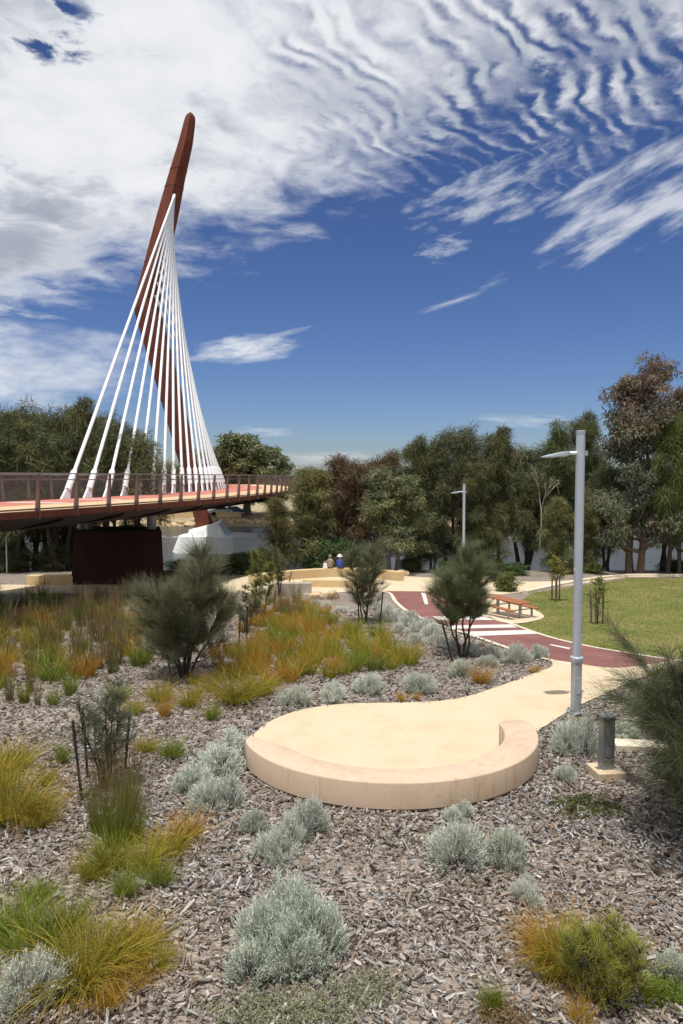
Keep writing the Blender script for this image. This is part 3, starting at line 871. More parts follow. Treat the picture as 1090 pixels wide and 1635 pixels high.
def join(parts):
    V, Q, C = [], [], []; o = 0
    for v, q, c in parts:
        V.append(v); Q.append(q + o); C.append(c); o += len(v)
    return np.concatenate(V), np.concatenate(Q), np.concatenate(C)


def pick(rg, n, pal, pr=None, jit=.18):
    pal = np.array(pal, float); i = rg.choice(len(pal), n, p=pr)
    return pal[i] * rg.uniform(1 - jit, 1 + jit, (n, 1))


GREEN = [(0.135, 0.176, 0.03), (0.101, 0.137, 0.024), (0.189, 0.215, 0.036), (0.23, 0.234, 0.048)]
YGREEN = [(0.267, 0.306, 0.033), (0.212, 0.267, 0.028), (0.34, 0.346, 0.044), (0.157, 0.221, 0.028)]
AMBER = [(0.425, 0.243, 0.042), (0.475, 0.307, 0.06), (0.338, 0.243, 0.042), (0.525, 0.256, 0.036), (0.3, 0.256, 0.048)]
ORANGE = [(0.484, 0.24, 0.036), (0.55, 0.324, 0.06), (0.418, 0.204, 0.036)]
STRAW = [(.40, .31, .17), (.32, .23, .12), (.24, .16, .09)]
RUSH = [(0.123, 0.154, 0.042), (0.16, 0.182, 0.048), (0.246, 0.196, 0.072), (0.094, 0.126, 0.036)]

def tuft(name, seed, n, h, spread, foot, tip, droop=(.1, .6), wd=.006, r0=.09, plume=0.0, lean=None, nseg=4):
    rg = np.random.default_rng(seed)
    a = rg.uniform(0, 2 * np.pi, n); r = r0 * np.sqrt(rg.random(n))
    base = np.stack([np.cos(a) * r, np.sin(a) * r, np.zeros(n)], 1)
    a2 = a + rg.normal(0, .7, n); k = spread * rg.random(n) ** .8
    d = np.stack([np.cos(a2) * k, np.sin(a2) * k, np.ones(n)], 1)
    if lean is not None: d[:, 0] += lean[0]; d[:, 1] += lean[1]
    L = h * rg.uniform(.55, 1.08, n)
    parts = [blades(rg, base, d, L, np.full(n, wd) * rg.uniform(.6, 1.3, n), rg.uniform(*droop, n), pick(rg, n, foot), pick(rg, n, tip), nseg)]
    m = n // 8                                                      # dry thatch at the foot
    b2 = base[:m] * 1.2; d2 = np.stack([np.cos(a[:m]), np.sin(a[:m]), rg.uniform(.15, .8, m)], 1)
    parts.append(blades(rg, b2, d2, h * rg.uniform(.2, .55, m), np.full(m, wd), rg.uniform(.1, .4, m), pick(rg, m, STRAW), pick(rg, m, STRAW), 2))
    if plume:
        m = int(n * plume)
        b3 = base[:m] + unit(d[:m]) * (L[:m] * .72)[:, None]
        parts.append(blades(rg, b3, d[:m], L[:m] * .42, np.full(m, wd * 2.0), np.full(m, .02), pick(rg, m, [(.26, .17, .085), (.20, .13, .07)]), pick(rg, m, [(.32, .22, .11), (.22, .14, .07)]), 2))
    V, Q, C = join(parts)
    return mesh_np(name, V, [Q], [M['sedge']], C)


def silver_bush(name, seed, lumps, n=1700, col=((.68, .70, .62), (.60, .63, .55), (.76, .77, .69), (.52, .56, .48))):
    """dome of fine upright woolly twigs; lumps = (x, y, radius, height)"""
    rg = np.random.default_rng(seed); parts = []
    tot = sum(l[2] ** 2 for l in lumps)
    for (lx, ly, lr, lh) in lumps:
        m = int(n * lr ** 2 / tot)
        # tussocks of upright twigs fanning from the foot; each tussock is a small brush of its own
        k = max(9, int(34 * lr / .35)); ca = rg.uniform(0, 2 * np.pi, k); cz_ = rg.random(k) ** .7; cr_ = np.sqrt(1 - cz_ ** 2) * rg.uniform(.82, 1.12, k)
        hk = rg.uniform(.80, 1.14, k); idx = rg.integers(0, k, m)
        cen = np.stack([np.cos(ca) * cr_ * lr, np.sin(ca) * cr_ * lr, (.10 + .90 * cz_ * hk) * lh], 1)
        tip = cen[idx] + rg.normal(0, 1, (m, 3)) * np.array([lr * .13, lr * .13, lh * .12])
        tip[:, 2] = np.maximum(tip[:, 2], .04)
        foot = np.stack([tip[:, 0] * .25, tip[:, 1] * .25, -.25 * lh + 0 * tip[:, 2]], 1)
        d = unit(tip - foot + rg.normal(0, .10 * lh, (m, 3)))
        L = lh * rg.uniform(.26, .5, m)
        st = tip - d * L[:, None]
        off = np.array([lx, ly, 0])
        cc = pick(rg, m, col, jit=.12)
        parts.append(blades(rg, st + off, d, L, np.full(m, .0065), np.zeros(m), cc * .8, cc * 1.03, 2, .7))
        parts.append(blades(rg, st + off, d, L, np.full(m, .0065), np.zeros(m), cc * .8, cc * 1.03, 2, .7))
        # short side twigs
        for q in range(6):
            t = rg.uniform(.2, 1.0, m)
            b = st + off + d * (L * t)[:, None]
            dd = unit(d * 1.15 + rg.normal(0, .45, (m, 3)))
            parts.append(blades(rg, b, dd, lh * rg.uniform(.04, .10, m) + .010, np.full(m, .0058), np.zeros(m), cc * .92, cc * 1.06, 1, .7))
        # woody inner stems
        k = max(10, m // 22); ii = rg.choice(m, k)
        sd = tip[ii] * .72
        parts.append(blades(rg, np.zeros((k, 3)) + off, sd, np.linalg.norm(sd, axis=1), np.full(k, .012), np.zeros(k), pick(rg, k, [(.13, .10, .08)]), pick(rg, k, [(.2, .18, .15)]), 2, .6))
    V, Q, C = join(parts)
    return mesh_np(name, V, [Q], [M['silver']], C)


def stems_mesh(name, paths, mat, n=6):
    mb = MB()
    for pts, rad in paths: mb.tube(pts, rad, n)
    return mb.mesh(name, mat, smooth=True)


def she_oak_shrub(seed, h, r, nstem, nspray, pal, wisp=.22, wd=.0042, bottom=.18, per=11, up=.55, spread_top=1.0, lean=(0, 0)):
    """bushy she-oak: several stems, fine needle sprays. returns (stems, foliage)"""
    rg = np.random.default_rng(seed); paths = []; segs = []
    for k in range(nstem):
        a = 2 * math.pi * k / nstem + rg.uniform(-.4, .4); rr = r * rg.uniform(.2, .72); hh = h * rg.uniform(.58, 1.0)
        b = np.array([math.cos(a) * .06 * r, math.sin(a) * .06 * r, -.05])
        P = [b]
        for t in np.linspace(.15, 1, 7):
            P.append(np.array([math.cos(a) * rr * t ** .8 + lean[0] * t * t + rg.normal(0, .03 * r), math.sin(a) * rr * t ** .8 + lean[1] * t * t + rg.normal(0, .03 * r), hh * t]))
        rad = list(np.linspace(.022 * h / 2.5 + .008, .005, 8)); paths.append((P, rad))
        for j in range(26):                                        # side branches
            t = rg.uniform(bottom, 1) ** .8; i = t * 7; i0 = min(6, int(i)); p = P[i0] + (P[i0 + 1] - P[i0]) * (i - i0)
            aa = rg.uniform(0, 2 * math.pi); ln = r * rg.uniform(.25, .75) * (1.15 - .75 * t * spread_top)
            d = np.array([math.cos(aa), math.sin(aa), rg.uniform(.15, .9)]); d /= np.linalg.norm(d)
            ln *= 1.0 if rg.random() < .8 else rg.uniform(1.2, 1.7); e = p + d * ln; e2 = (p + e) / 2 + np.array([0, 0, .04])
            paths.append(([p, e2, e], [.008, .005, .003])); segs.append((p, e))
        segs.append((P[-2], P[-1]))
    segs = np.array(segs)
    ii = rg.choice(len(segs), nspray); t = rg.uniform(.15, 1.05, nspray)
    base = segs[ii, 0] + (segs[ii, 1] - segs[ii, 0]) * t[:, None]
    bd = unit(segs[ii, 1] - segs[ii, 0])
    base = np.repeat(base, per, 0) + rg.normal(0, .012 * r + .01, (nspray * per, 3)); bd = np.repeat(bd, per, 0); m = len(base)
    d = unit(bd * .8 + rg.normal(0, .42, (m, 3)) + np.array([0, 0, up]))
    c = pick(rg, m, pal, jit=.25)
    V, Q, C = blades(rg, base, d, wisp * rg.uniform(.5, 1.35, m) * h / 2.5, np.full(m, wd) * rg.uniform(.7, 1.3, m), rg.uniform(.0, .45, m), c * .85, c * 1.15, 2, .35)
    return stems_mesh('stems', paths, M['bark'], 5), mesh_np('foliage', V, [Q], [M['needle']], C)


SHEOAK = [(0.096, 0.123, 0.051), (0.118, 0.143, 0.059), (0.081, 0.105, 0.044), (0.163, 0.162, 0.076)]
SHEOAK_D = [(0.09, 0.119, 0.046), (0.069, 0.09, 0.038), (0.129, 0.141, 0.059), (0.158, 0.135, 0.067)]
OLIVE = [(0.144, 0.151, 0.055), (0.119, 0.127, 0.047), (0.186, 0.167, 0.07)]
BROWN = [(0.171, 0.108, 0.058), (0.208, 0.139, 0.077), (0.127, 0.091, 0.052), (0.111, 0.105, 0.061)]
GUM = [(0.126, 0.155, 0.064), (0.101, 0.131, 0.054), (0.169, 0.183, 0.083), (0.22, 0.206, 0.113)]
GUMRED = [(0.109, 0.122, 0.075), (0.095, 0.117, 0.065), (0.142, 0.127, 0.09), (0.081, 0.106, 0.06), (0.152, 0.159, 0.115)]
LIGHTG = [(.12, .15, .04), (.10, .13, .035), (.15, .17, .05)]

def tree_mesh(seed, kind, h, r, pal, crown_lo=.25, nlimb=22, leaves=9000, trunks=1, bark='bark', top_pal=None, lean=0.0, open_=.0, shape=1.0, leafscale=1.0):
    """tapered trunk(s), limbs, crown of leaf-sized faces gathered in clumps. returns (trunk, crown)"""
    rg = np.random.default_rng(seed); paths = []; cl = []
    for k in range(trunks):
        a = rg.uniform(0, 2 * math.pi); off = 0 if trunks == 1 else r * .3
        bx, by = (math.cos(a + 2.4 * k) * off * .5, math.sin(a + 2.4 * k) * off * .5)
        hh = h * (rg.uniform(.78, .96) if trunks > 1 else .96); P = []; m = 9
        wx, wy = rg.normal(0, .03 * h, 2)
        for i in range(m + 1):
            t = i / m
            P.append(np.array([bx + (math.cos(a + 2.4 * k) * off + wx * math.sin(t * 3.1) + lean * h * .1) * t + rg.normal(0, .006 * h), by + (math.sin(a + 2.4 * k) * off + wy * math.sin(t * 2.7)) * t + rg.normal(0, .006 * h), -.3 + (hh + .3) * t]))
        tr = .018 * h + .03
        paths.append((P, [max(.015, tr * (1.25 if i == 0 else 1.0) * (1 - .93 * i / m)) for i in range(m + 1)]))
        nl = int(nlimb * 1.35)
        for j in range(nl):
            t = crown_lo + (1 - crown_lo) * ((j + rg.random()) / nl) ** .9
            i = t * m; i0 = min(m - 1, int(i)); p = P[i0] + (P[i0 + 1] - P[i0]) * (i - i0)
            f = (t - crown_lo) / (1 - crown_lo)
            prof_ = (math.sin(math.pi * min(1, .18 + .82 * f ** (.8 / shape))) ** .7) * (1 - .25 * f) + .12
            ln = r * prof_ * (rg.uniform(.45, 1.05) if rg.random() < .78 else rg.uniform(1.05, 1.38)) / (1 if trunks == 1 else 1.25)
            aa = 2.4 * j + rg.uniform(-.5, .5); el = rg.uniform(.15, .75) + .35 * f
            d = np.array([math.cos(aa) * math.cos(el), math.sin(aa) * math.cos(el), math.sin(el)])
            e = p + d * ln; mid = (p + e) / 2 + rg.normal(0, .05 * ln, 3) + np.array([0, 0, -.04 * ln])
            rb = max(.012, tr * (1 - .9 * t) * .55)
            paths.append(([p, mid, e], [rb, rb * .6, .008]))
            for q in (.45, .75, 1.0):
                if rg.random() < open_: continue
                c = p + (e - p) * q + rg.normal(0, .09 * r, 3)
                cl.append((c, r * rg.uniform(.08, .235) * (.75 + .4 * q), (t + .1 * q)))
                if q > .6:                                          # twiglets leading into the clump
                    for _ in range(2):
                        paths.append(([p + (e - p) * q, c + rg.normal(0, .12 * r, 3)], [.012, .004]))
    nc = len(cl); cen = np.array([c[0] for c in cl]); rad = np.array([c[1] for c in cl]); tt = np.array([c[2] for c in cl])
    w = rad ** 2; ii = rg.choice(nc, leaves, p=w / w.sum())
    g = rg.normal(0, 1, (leaves, 3)); g = unit(g) * (rg.random(leaves) ** .42)[:, None]
    pos = cen[ii] + g * rad[ii][:, None] * np.array([1.1, 1.1, .78])
    tone = rg.uniform(.72, 1.30, nc)
    c = pick(rg, leaves, pal, jit=.2)
    if top_pal is not None:
        sel = rg.random(leaves) < np.clip((tt[ii] - .55) * 2.2, 0, .85); c[sel] = pick(rg, int(sel.sum()), top_pal)
    c = c * tone[ii][:, None] * (1 + np.outer(tone[ii] - 1, [.25, 0, -.2]))
    k = r / 2.5
    if kind == 'sheoak':
        d = unit(g * .7 + rg.normal(0, .45, (leaves, 3)) + np.array([0, 0, .25]))
        V, Q, C = blades(rg, pos, d, leafscale * rg.uniform(.28, .7, leaves), leafscale * np.full(leaves, .038) * rg.uniform(.6, 1.4, leaves), rg.uniform(.1, .7, leaves), c * .9, c * 1.08, 2, .3)
    else:
        d = unit(g * .35 + rg.normal(0, .5, (leaves, 3)) + np.array([0, 0, -.45]))
        V, Q, C = blades(rg, pos, d, leafscale * rg.uniform(.18, .36, leaves), leafscale * rg.uniform(.05, .10, leaves), np.zeros(leaves), c, c * 1.05, 1, .25)
    return stems_mesh('trunk', paths, M[bark], 6), mesh_np('crown', V, [Q], [M['needle' if kind == 'sheoak' else 'leaf']], C)


PROTO = {}
def proto(key, *a, **k):
    if key not in PROTO: PROTO[key] = tree_mesh(*a, **k)
    return PROTO[key]


def place_tree(name, key, loc, sc, rz, label, group=None, cat='tree'):
    t, c = PROTO[key]
    o = empty(name, loc, rz); o.scale = sc if isinstance(sc, tuple) else (sc, sc, sc)
    link('trunk', t, o); link('crown', c, o)
    tag(o, label, cat, group); return o


proto('so1', 101, 'sheoak', 10, 2.6, SHEOAK_D, .26, 26, 15000, open_=.18)
proto('so2', 102, 'sheoak', 10, 3.0, SHEOAK_D, .22, 22, 15000, trunks=2, open_=.18)
proto('so3', 103, 'sheoak', 10, 2.3, SHEOAK, .18, 28, 14000, shape=1.2, open_=.18)
proto('so4', 104, 'sheoak', 10, 2.8, OLIVE, .05, 30, 16000, trunks=2)
proto('so5', 105, 'sheoak', 10, 3.3, SHEOAK_D, .40, 24, 15000, trunks=3, open_=.18)
proto('br', 106, 'sheoak', 10, 2.7, BROWN, .22, 24, 15000, trunks=2, open_=.15)
proto('gum1', 107, 'leaf', 10, 2.9, GUM, .20, 24, 16000, trunks=2, bark='barkgrey', open_=.2)
proto('gum2', 108, 'leaf', 10, 3.6, GUM, .25, 26, 16000, trunks=2, bark='barkgrey', open_=.1, leafscale=1.6)
proto('gumred', 109, 'leaf', 14, 3.6, GUMRED, .12, 44, 24000, trunks=2, bark='barkred', top_pal=[(.22, .13, .105), (.17, .13, .095), (.14, .12, .085)], open_=.42, leafscale=1.1)
proto('lightso', 110, 'sheoak', 10, 2.6, LIGHTG, .3, 24, 13000, trunks=1)

def T(name, key, u, vtop, Y, hproto, wid, label, group=None, rz=None, proto_r=2.6):
    """tree standing on the ground at depth Y in the direction of pixel column u, its top seen at row vtop"""
    top = at(u, vtop, Y); g = gz(Y); h = top.z - g; k = h / hproto
    kw = wid / (2 * proto_r * k) if wid else 1.0
    return place_tree(name, key, (top.x, Y, g), (k * kw, k * kw, k), rz if rz is not None else (u * 1.37) % 6.28, label, group)

rnd = random.Random(5)
# trees on the near bank behind the bridge (left)
GL = 'dark she-oaks on the bank behind the bridge'
for i, (u, v, Y, key, wpx, lab) in enumerate([
        (-45, 650, 50, 'so5', 170, 'dark she-oak cut by the left picture edge behind the bridge railing'),
        (62, 634, 51, 'so2', 130, 'tall broad dark she-oak beyond the bridge, highest of the left bank'),
        (25, 668, 47.5, 'so1', 110, 'slender she-oak standing in front of the tallest left-bank tree'),
        (128, 645, 50, 'so1', 105, 'dark she-oak behind the lowest end of the longest white cable'),
        (178, 672, 50.5, 'so5', 100, 'shorter she-oak seen between the first white cables above the railing'),
        (215, 700, 52, 'so3', 90, 'small dark she-oak just left of the mast above the bridge deck'),
        (5, 690, 48, 'so5', 120, 'she-oak with dark trunks at the left picture edge under the railing'),
        (95, 690, 48.5, 'so5', 120, 'she-oak with dark trunks behind the low wall left of the steel pier'),
        (40, 655, 54, 'so5', 150, 'she-oak far back on the left bank, above the railing left end'),
        (150, 660, 54, 'so5', 140, 'she-oak far back on the left bank between the first two cables'),
        (-40, 680, 53, 'so2', 140, 'she-oak far back at the left picture edge'),
        (95, 670, 53.5, 'so2', 130, 'she-oak far back on the left bank beside the longest cable foot'),
        (200, 690, 49, 'so5', 110, 'she-oak behind the steel pier columns'),
        (-120, 640, 49, 'so2', 150, 'she-oak outside the left picture edge past the bridge')]):
    T('she_oak_tree', key, u, v, Y, 10, wpx / F * Y, lab, GL, proto_r=2.9)
# far bank trees
GF = 'trees on the far bank'
for i, (u, v, Y, key, wpx, lab) in enumerate([
        (398, 692, 128, 'gum2', 120, 'rounded far-bank gum tree just right of the cable fan'),
        (452, 712, 127, 'gum2', 70, 'smaller far-bank gum tree above the far end of the railing'),
        (345, 705, 131, 'gum2', 80, 'far-bank gum tree seen through the right-hand cables'),
        (255, 735, 130, 'so2', 110, 'low far-bank tree behind the foot of the mast'),
        (300, 745, 132, 'lightso', 90, 'pale green far-bank tree behind the middle cables'),
        (500, 742, 130, 'so2', 90, 'far-bank tree between the bridge end and the brown she-oak'),
        (543, 748, 134, 'so5', 90, 'far-bank tree peeping over the olive bank shrub'),
        (600, 760, 132, 'so5', 110, 'far-bank tree hidden behind the brown she-oak'),
        (670, 745, 130, 'gum2', 120, 'far-bank tree behind the pale leaved riverside gum'),
        (745, 752, 133, 'so2', 110, 'far-bank tree in line with the distant lamp post'),
        (825, 745, 130, 'so5', 120, 'far-bank tree behind the bare white branches'),
        (905, 740, 131, 'gum2', 120, 'far-bank tree behind the tall near lamp post'),
        (985, 745, 132, 'so2', 120, 'far-bank tree behind the tallest red tipped gum'),
        (1075, 748, 130, 'so5', 120, 'far-bank tree at the right picture edge'),
        (190, 730, 133, 'so5', 120, 'far-bank tree behind the second white cable'),
        (110, 735, 132, 'so2', 120, 'far-bank tree behind the longest white cable'),
        (20, 735, 131, 'so5', 120, 'far-bank tree behind the left end of the railing')]):
    T('far_tree', key, u, v, Y, 10, wpx / F * Y, lab, GF, proto_r=3.1)
# riverside trees, centre and right
GR = 'riverside trees along the near bank'
for (name, u, v, Y, key, h0, wpx, pr, lab) in [
        ('she_oak_tree', 490, 742, 49.5, 'so4', 10, 110, 3.0, 'bushy olive she-oak between the white pier and the seated people'),
        ('she_oak_tree', 452, 790, 49, 'so4', 10, 75, 3.0, 'low olive she-oak hiding the right tip of the white pier'),
        ('she_oak_tree', 540, 770, 51, 'so3', 10, 70, 2.4, 'dark narrow she-oak behind the two seated people'),
        ('she_oak_tree', 572, 708, 51, 'br', 10, 125, 2.8, 'rust brown drying she-oak left of the pale leaved gum'),
        ('she_oak_tree', 616, 698, 52.5, 'br', 10, 100, 2.8, 'taller rust brown she-oak top behind the pale leaved gum'),
        ('gum_tree', 628, 738, 47.5, 'gum1', 10, 130, 3.0, 'pale leaved gum with forked trunk above the garden rocks'),
        ('she_oak_tree', 668, 706, 50.5, 'so1', 10, 85, 2.7, 'grey green she-oak between the pale gum and the distant lamp'),
        ('she_oak_tree', 722, 683, 50, 'so5', 10, 110, 3.3, 'tall grey she-oak directly behind the distant lamp post'),
        ('she_oak_tree', 762, 735, 48.5, 'so1', 10, 80, 2.7, 'thin she-oak right of the distant lamp post'),
        ('she_oak_tree', 797, 690, 50, 'so1', 10, 85, 2.7, 'she-oak with leaning dark trunks left of the bare white branches'),
        ('she_oak_tree', 838, 735, 50.5, 'so2', 10, 90, 3.1, 'low she-oak beside the bare white branches'),
        ('she_oak_tree', 893, 688, 51, 'so3', 10, 90, 2.4, 'she-oak behind the head of the near lamp post'),
        ('she_oak_tree', 935, 668, 52, 'so1', 10, 80, 2.7, 'she-oak half hidden by the red tipped gum'),
        ('she_oak_tree', 880, 790, 48, 'so4', 10, 70, 3.0, 'short olive she-oak left of the near lamp pole at the water edge'),
        ('she_oak_tree', 690, 790, 51, 'so2', 10, 80, 3.0, 'short dark she-oak left of the distant lamp pole'),
        ('red_gum_tree', 1020, 566, 45, 'gumred', 14, 165, 3.7, 'tallest gum with reddish top leaves at the lawn edge'),
        ('red_gum_tree', 1098, 590, 46, 'gumred', 14, 90, 3.7, 'reddish gum cut by the right picture edge'),
        ('she_oak_tree', 1072, 668, 44.5, 'lightso', 10, 90, 2.6, 'yellow green she-oak in front of the right-edge gum'),
        ('she_oak_tree', 1130, 640, 46, 'so5', 10, 150, 3.2, 'dark she-oak beyond the right picture edge'),
        ('she_oak_tree', 515, 755, 54, 'so2', 10, 110, 3.0, 'she-oak behind the olive she-oak near the bridge end'),
        ('she_oak_tree', 650, 725, 55, 'so2', 10, 120, 3.0, 'she-oak behind the pale leaved gum, partly hidden'),
        ('she_oak_tree', 745, 712, 55, 'so2', 10, 120, 3.0, 'back row she-oak between the two tall ones by the distant lamp'),
        ('she_oak_tree', 835, 715, 55, 'so5', 10, 130, 3.2, 'back row she-oak behind the bare white branches on this bank'),
        ('she_oak_tree', 925, 705, 55, 'so2', 10, 130, 3.0, 'back row she-oak behind the near lamp pole'),
        ('she_oak_tree', 780, 800, 49, 'so4', 10, 70, 3.0, 'short olive she-oak between distant lamp and bare white branches'),
        ('she_oak_tree', 930, 800, 48, 'so4', 10, 60, 3.0, 'short olive she-oak just right of the near lamp pole'),
        ('she_oak_tree', 1060, 730, 50, 'so5', 10, 130, 3.2, 'dark she-oak behind the yellow green one at right'),
        ('she_oak_tree', 968, 745, 49, 'so5', 10, 80, 3.1, 'dark she-oak behind the trunk of the red tipped gum')]:
    T(name, key, u, v, Y, h0, wpx / F * Y, lab, GR, proto_r=pr)

# bare white branches
def bare_tree():
    rg = np.random.default_rng(31); g = at(862, 915, 49.5); paths = []
    def grow(p, d, ln, rad, lev):
        q = p + d * ln; paths.append(([p, (p + q) / 2 + rg.normal(0, .04 * ln, 3), q], [rad, rad * .8, rad * .6]))
        if lev:
            for k in range(3 if lev > 1 else 2):
                dd = d + rg.normal(0, .33, 3); dd[2] = abs(dd[2]) + .3; dd /= np.linalg.norm(dd)
                grow(q, dd, ln * rg.uniform(.5, .75), rad * .55, lev - 1)
    root = np.array([0, 0, 0.]); paths.append(([(0, 0, -.3), (-.05, 0, 1.8), (.05, 0, 3.6), (0, 0, 4.6)], [.06, .05, .045, .04]))
    grow(np.array([0, 0, 4.5]), np.array([-.12, 0, 1.]), 1.4, .04, 3); grow(np.array([0, 0, 4.0]), np.array([.18, .05, 1.]), 1.2, .036, 3)
    o = link('bare_tree', stems_mesh('branches', paths, M['deadwood'], 5), loc=(g.x, 49.5, gz(49.5)))
    tag(o, 'bare white dead tree among the riverside she-oaks', 'tree')
bare_tree()

# undergrowth shrubs on the bank
PROTO['bush1'] = tree_mesh(121, 'leaf', 1.4, .95, [(.055, .10, .03), (.045, .085, .025), (.075, .12, .035)], .06, 26, 5200, trunks=3, leafscale=.5)
PROTO['bush2'] = tree_mesh(122, 'sheoak', 1.3, .9, SHEOAK_D, .06, 26, 5200, trunks=3, leafscale=.55)
PROTO['bush3'] = tree_mesh(123, 'leaf', 1.4, .9, [(.15, .19, .035), (.11, .15, .03), (.19, .21, .05)], .06, 26, 5200, trunks=3, leafscale=.5)
for (u, v, Y, key, w, h, lab) in [
        (540, 905, 46.5, 'bush1', 3.4, 2.2, 'bright green rounded shrub right behind the two seated people'),
        (500, 900, 48, 'bush1', 2.4, 1.3, 'green shrub left of the two seated people'),
        (600, 905, 47.5, 'bush2', 2.2, 1.2, 'dark shrub under the pale leaved gum'),
        (660, 912, 47.5, 'bush2', 2.2, .9, 'dark low shrub behind the sandstone garden rocks'),
        (720, 915, 47, 'bush1', 2.2, .8, 'low shrub at the foot of the distant lamp post'),
        (770, 920, 45.5, 'bush1', 2.6, .75, 'low green shrub at the water edge left of the lawn'),
        (815, 921, 45.5, 'bush1', 2.6, .75, 'low green shrub at the water edge above the picnic table'),
        (808, 945, 36, 'bush3', 1.6, 1.0, 'yellow green shrub beside the picnic table'),
        (905, 918, 46.5, 'bush2', 2.2, 1.1, 'dark shrub behind the near lamp pole at the lawn edge'),
        (950, 918, 46.5, 'bush3', 2.0, .7, 'olive shrub at the lawn edge near the red tipped gum'),
        (1070, 915, 47.5, 'bush2', 2.6, .8, 'dark shrub by the water at the right picture edge'),
        (20, 905, 48, 'bush2', 3.0, 1.6, 'dark shrub in the shade under the left end of the bridge'),
        (75, 905, 48.5, 'bush2', 3.0, 1.8, 'dark shrub in shade behind the low wall under the bridge'),
        (-15, 905, 47.5, 'bush2', 3.6, 2.2, 'dark shrub at the left picture edge below the bridge'),
        (430, 905, 46, 'bush2', 2.4, 1.7, 'dark shrub beside the white pier on the near bank'),
        (385, 910, 46, 'bush1', 2.4, 1.4, 'green shrub on the bank in front of the white pier'),
        (345, 915, 45.5, 'bush2', 2.2, 1.0, 'dark low shrub on the bank below the mast'),
        (280, 918, 45.5, 'bush2', 2.2, 1.0, 'dark low shrub right of the steel bridge pier')]:
    x = at(u, v, Y).x; k = h / 1.35
    place_tree('bank_shrub', key, (x, Y, gz(Y)), (w / 1.9, w / 1.9, k), (u * .7) % 6.28, lab, 'shrubs along the river bank', 'shrub')

# far bank revetment stones, wall and parked cars
def rock_mesh(seed, n=1):
    rg = random.Random(seed); bm = bmesh.new(); bmesh.ops.create_icosphere(bm, subdivisions=2, radius=.5)
    pl = [Vector((rg.uniform(-1, 1), rg.uniform(-1, 1), rg.uniform(-.6, 1))).normalized() for _ in range(9)]
    for v in bm.verts:
        for p in pl:
            d = v.co.dot(p) - .34 - .06 * rg.random() * 0
            if d > 0: v.co -= p * d
    me = bpy.data.meshes.new('rock'); bm.to_mesh(me); bm.free(); me.materials.append(M['rock']); return me
ROCKS = [rock_mesh(s) for s in (3, 8, 12, 20)]
rr = random.Random(11)
bank = [(u, 839 + rr.uniform(-2.5, 2.5)) for u in np.arange(215, 470, 5.5)]
for i, (u, v) in enumerate(bank):
    Y = rr.uniform(116.6, 119.5); p = at(u + rr.uniform(-2, 2), v, Y)
    s = rr.uniform(.9, 1.9)
    o = link('bank_stone', ROCKS[i % 4], loc=(p.x, Y, gz(Y) + .05), rz=rr.uniform(0, 6), sc=(s, s * .9, s * .7))
    tag(o, 'pale sandstone boulder in the far bank edging beyond the white pier', 'rock', 'stones edging the far bank')
def far_wall(u0, u1, Y, h, label):
    a, b = at(u0, 835, Y), at(u1, 835, Y); g = gz(Y)
    tag(MB().box(((a.x + b.x) / 2, Y, g + h / 2 - .1), (b.x - a.x, .6, h + .2)).build('limestone_wall', M['lime'], bevel=.03), label, 'wall')
far_wall(268, 312, 122, 1.1, 'low limestone wall on the far bank left of the mast foot')
far_wall(346, 385, 122.5, 1.0, 'low limestone wall on the far bank right of the mast foot')

def car(u, Y, rz, paint, label):
    p = at(u, 830, Y); o = empty('parked_car', (p.x, Y, gz(Y)), rz)
    side = [(-2.1, .35), (-2.15, .8), (-1.5, .95), (-.8, 1.42), (.7, 1.45), (1.5, .98), (2.1, .85), (2.15, .4)]
    MB().loft([[Vector((x, y, z)) for x, z in side] for y in (-.85, .85)]).build('body', paint, o, bevel=.06)
    win = [(-1.25, 1.0), (-.78, 1.34), (.62, 1.37), (1.2, 1.0)]
    for y in (-.862, .862): MB().loft([[Vector((x, y + d, z)) for x, z in win] for d in (-.006, .006)]).build('window', M['glass'], o)
    for x in (-1.35, 1.35):
        for y in (-.78, .78): MB().tube([(x, y - .1, .33), (x, y + .1, .33)], .33, 14).build('wheel', M['tyre'], o)
    tag(o, label, 'car', 'cars parked on the far bank')
car(233, 126, .2, M['cardark'], 'dark car parked on the far bank left of the mast foot')
car(258, 127, .1, M['carblue'], 'blue car parked on the far bank between dark car and mast foot')
car(352, 127, .35, M['carwhite'], 'white car parked on the far bank right of the mast foot')
car(372, 128, .1, M['carblue'], 'blue car parked on the far bank, rightmost of the parked cars')

# ------------------------------------------------------------------ plaza: low curved walls, rocks, people
def wall_line(name, pts, Yf, w, h, mat, label, cat='wall', z0=None):
    """low wall along plan points"""
    line = smooth_line(pts, 6)
    mb = MB(); rings = []
    for i, p in enumerate(line):
        a, b = Vector(line[max(i - 1, 0)]), Vector(line[min(i + 1, len(line) - 1)]); d = (b - a).normalized(); nn = Vector((-d.y, d.x)) * w / 2
        g = gz(p[1]) - .05
        rings.append([Vector((p[0] + nn.x * s, p[1] + nn.y * s, z)) for s, z in ((-1, g), (1, g), (1, g + h), (-1, g + h))])
    o = mb.loft(rings).build(name, mat, bevel=.02); tag(o, label, cat); return o
wall_line('curved_bench_wall', G((402, 934), (425, 930), (470, 925), (520, 921.5), (560, 921), (600, 923), (640, 928)), 0, .5, .62, M['lime'], 'long curved sandstone seat wall that the two people sit along')
wall_line('low_bench_wall', G((484, 937), (520, 937.5), (556, 937.5), (600, 937)), 0, .55, .48, M['lime'], 'short straight sandstone bench in front of the two seated people')
wall_line('concrete_wall', G((430, 949), (462, 948), (497, 947.5)), 0, .5, .62, M['grey_c'], 'grey concrete wall end beside the garden rocks left of the bench')
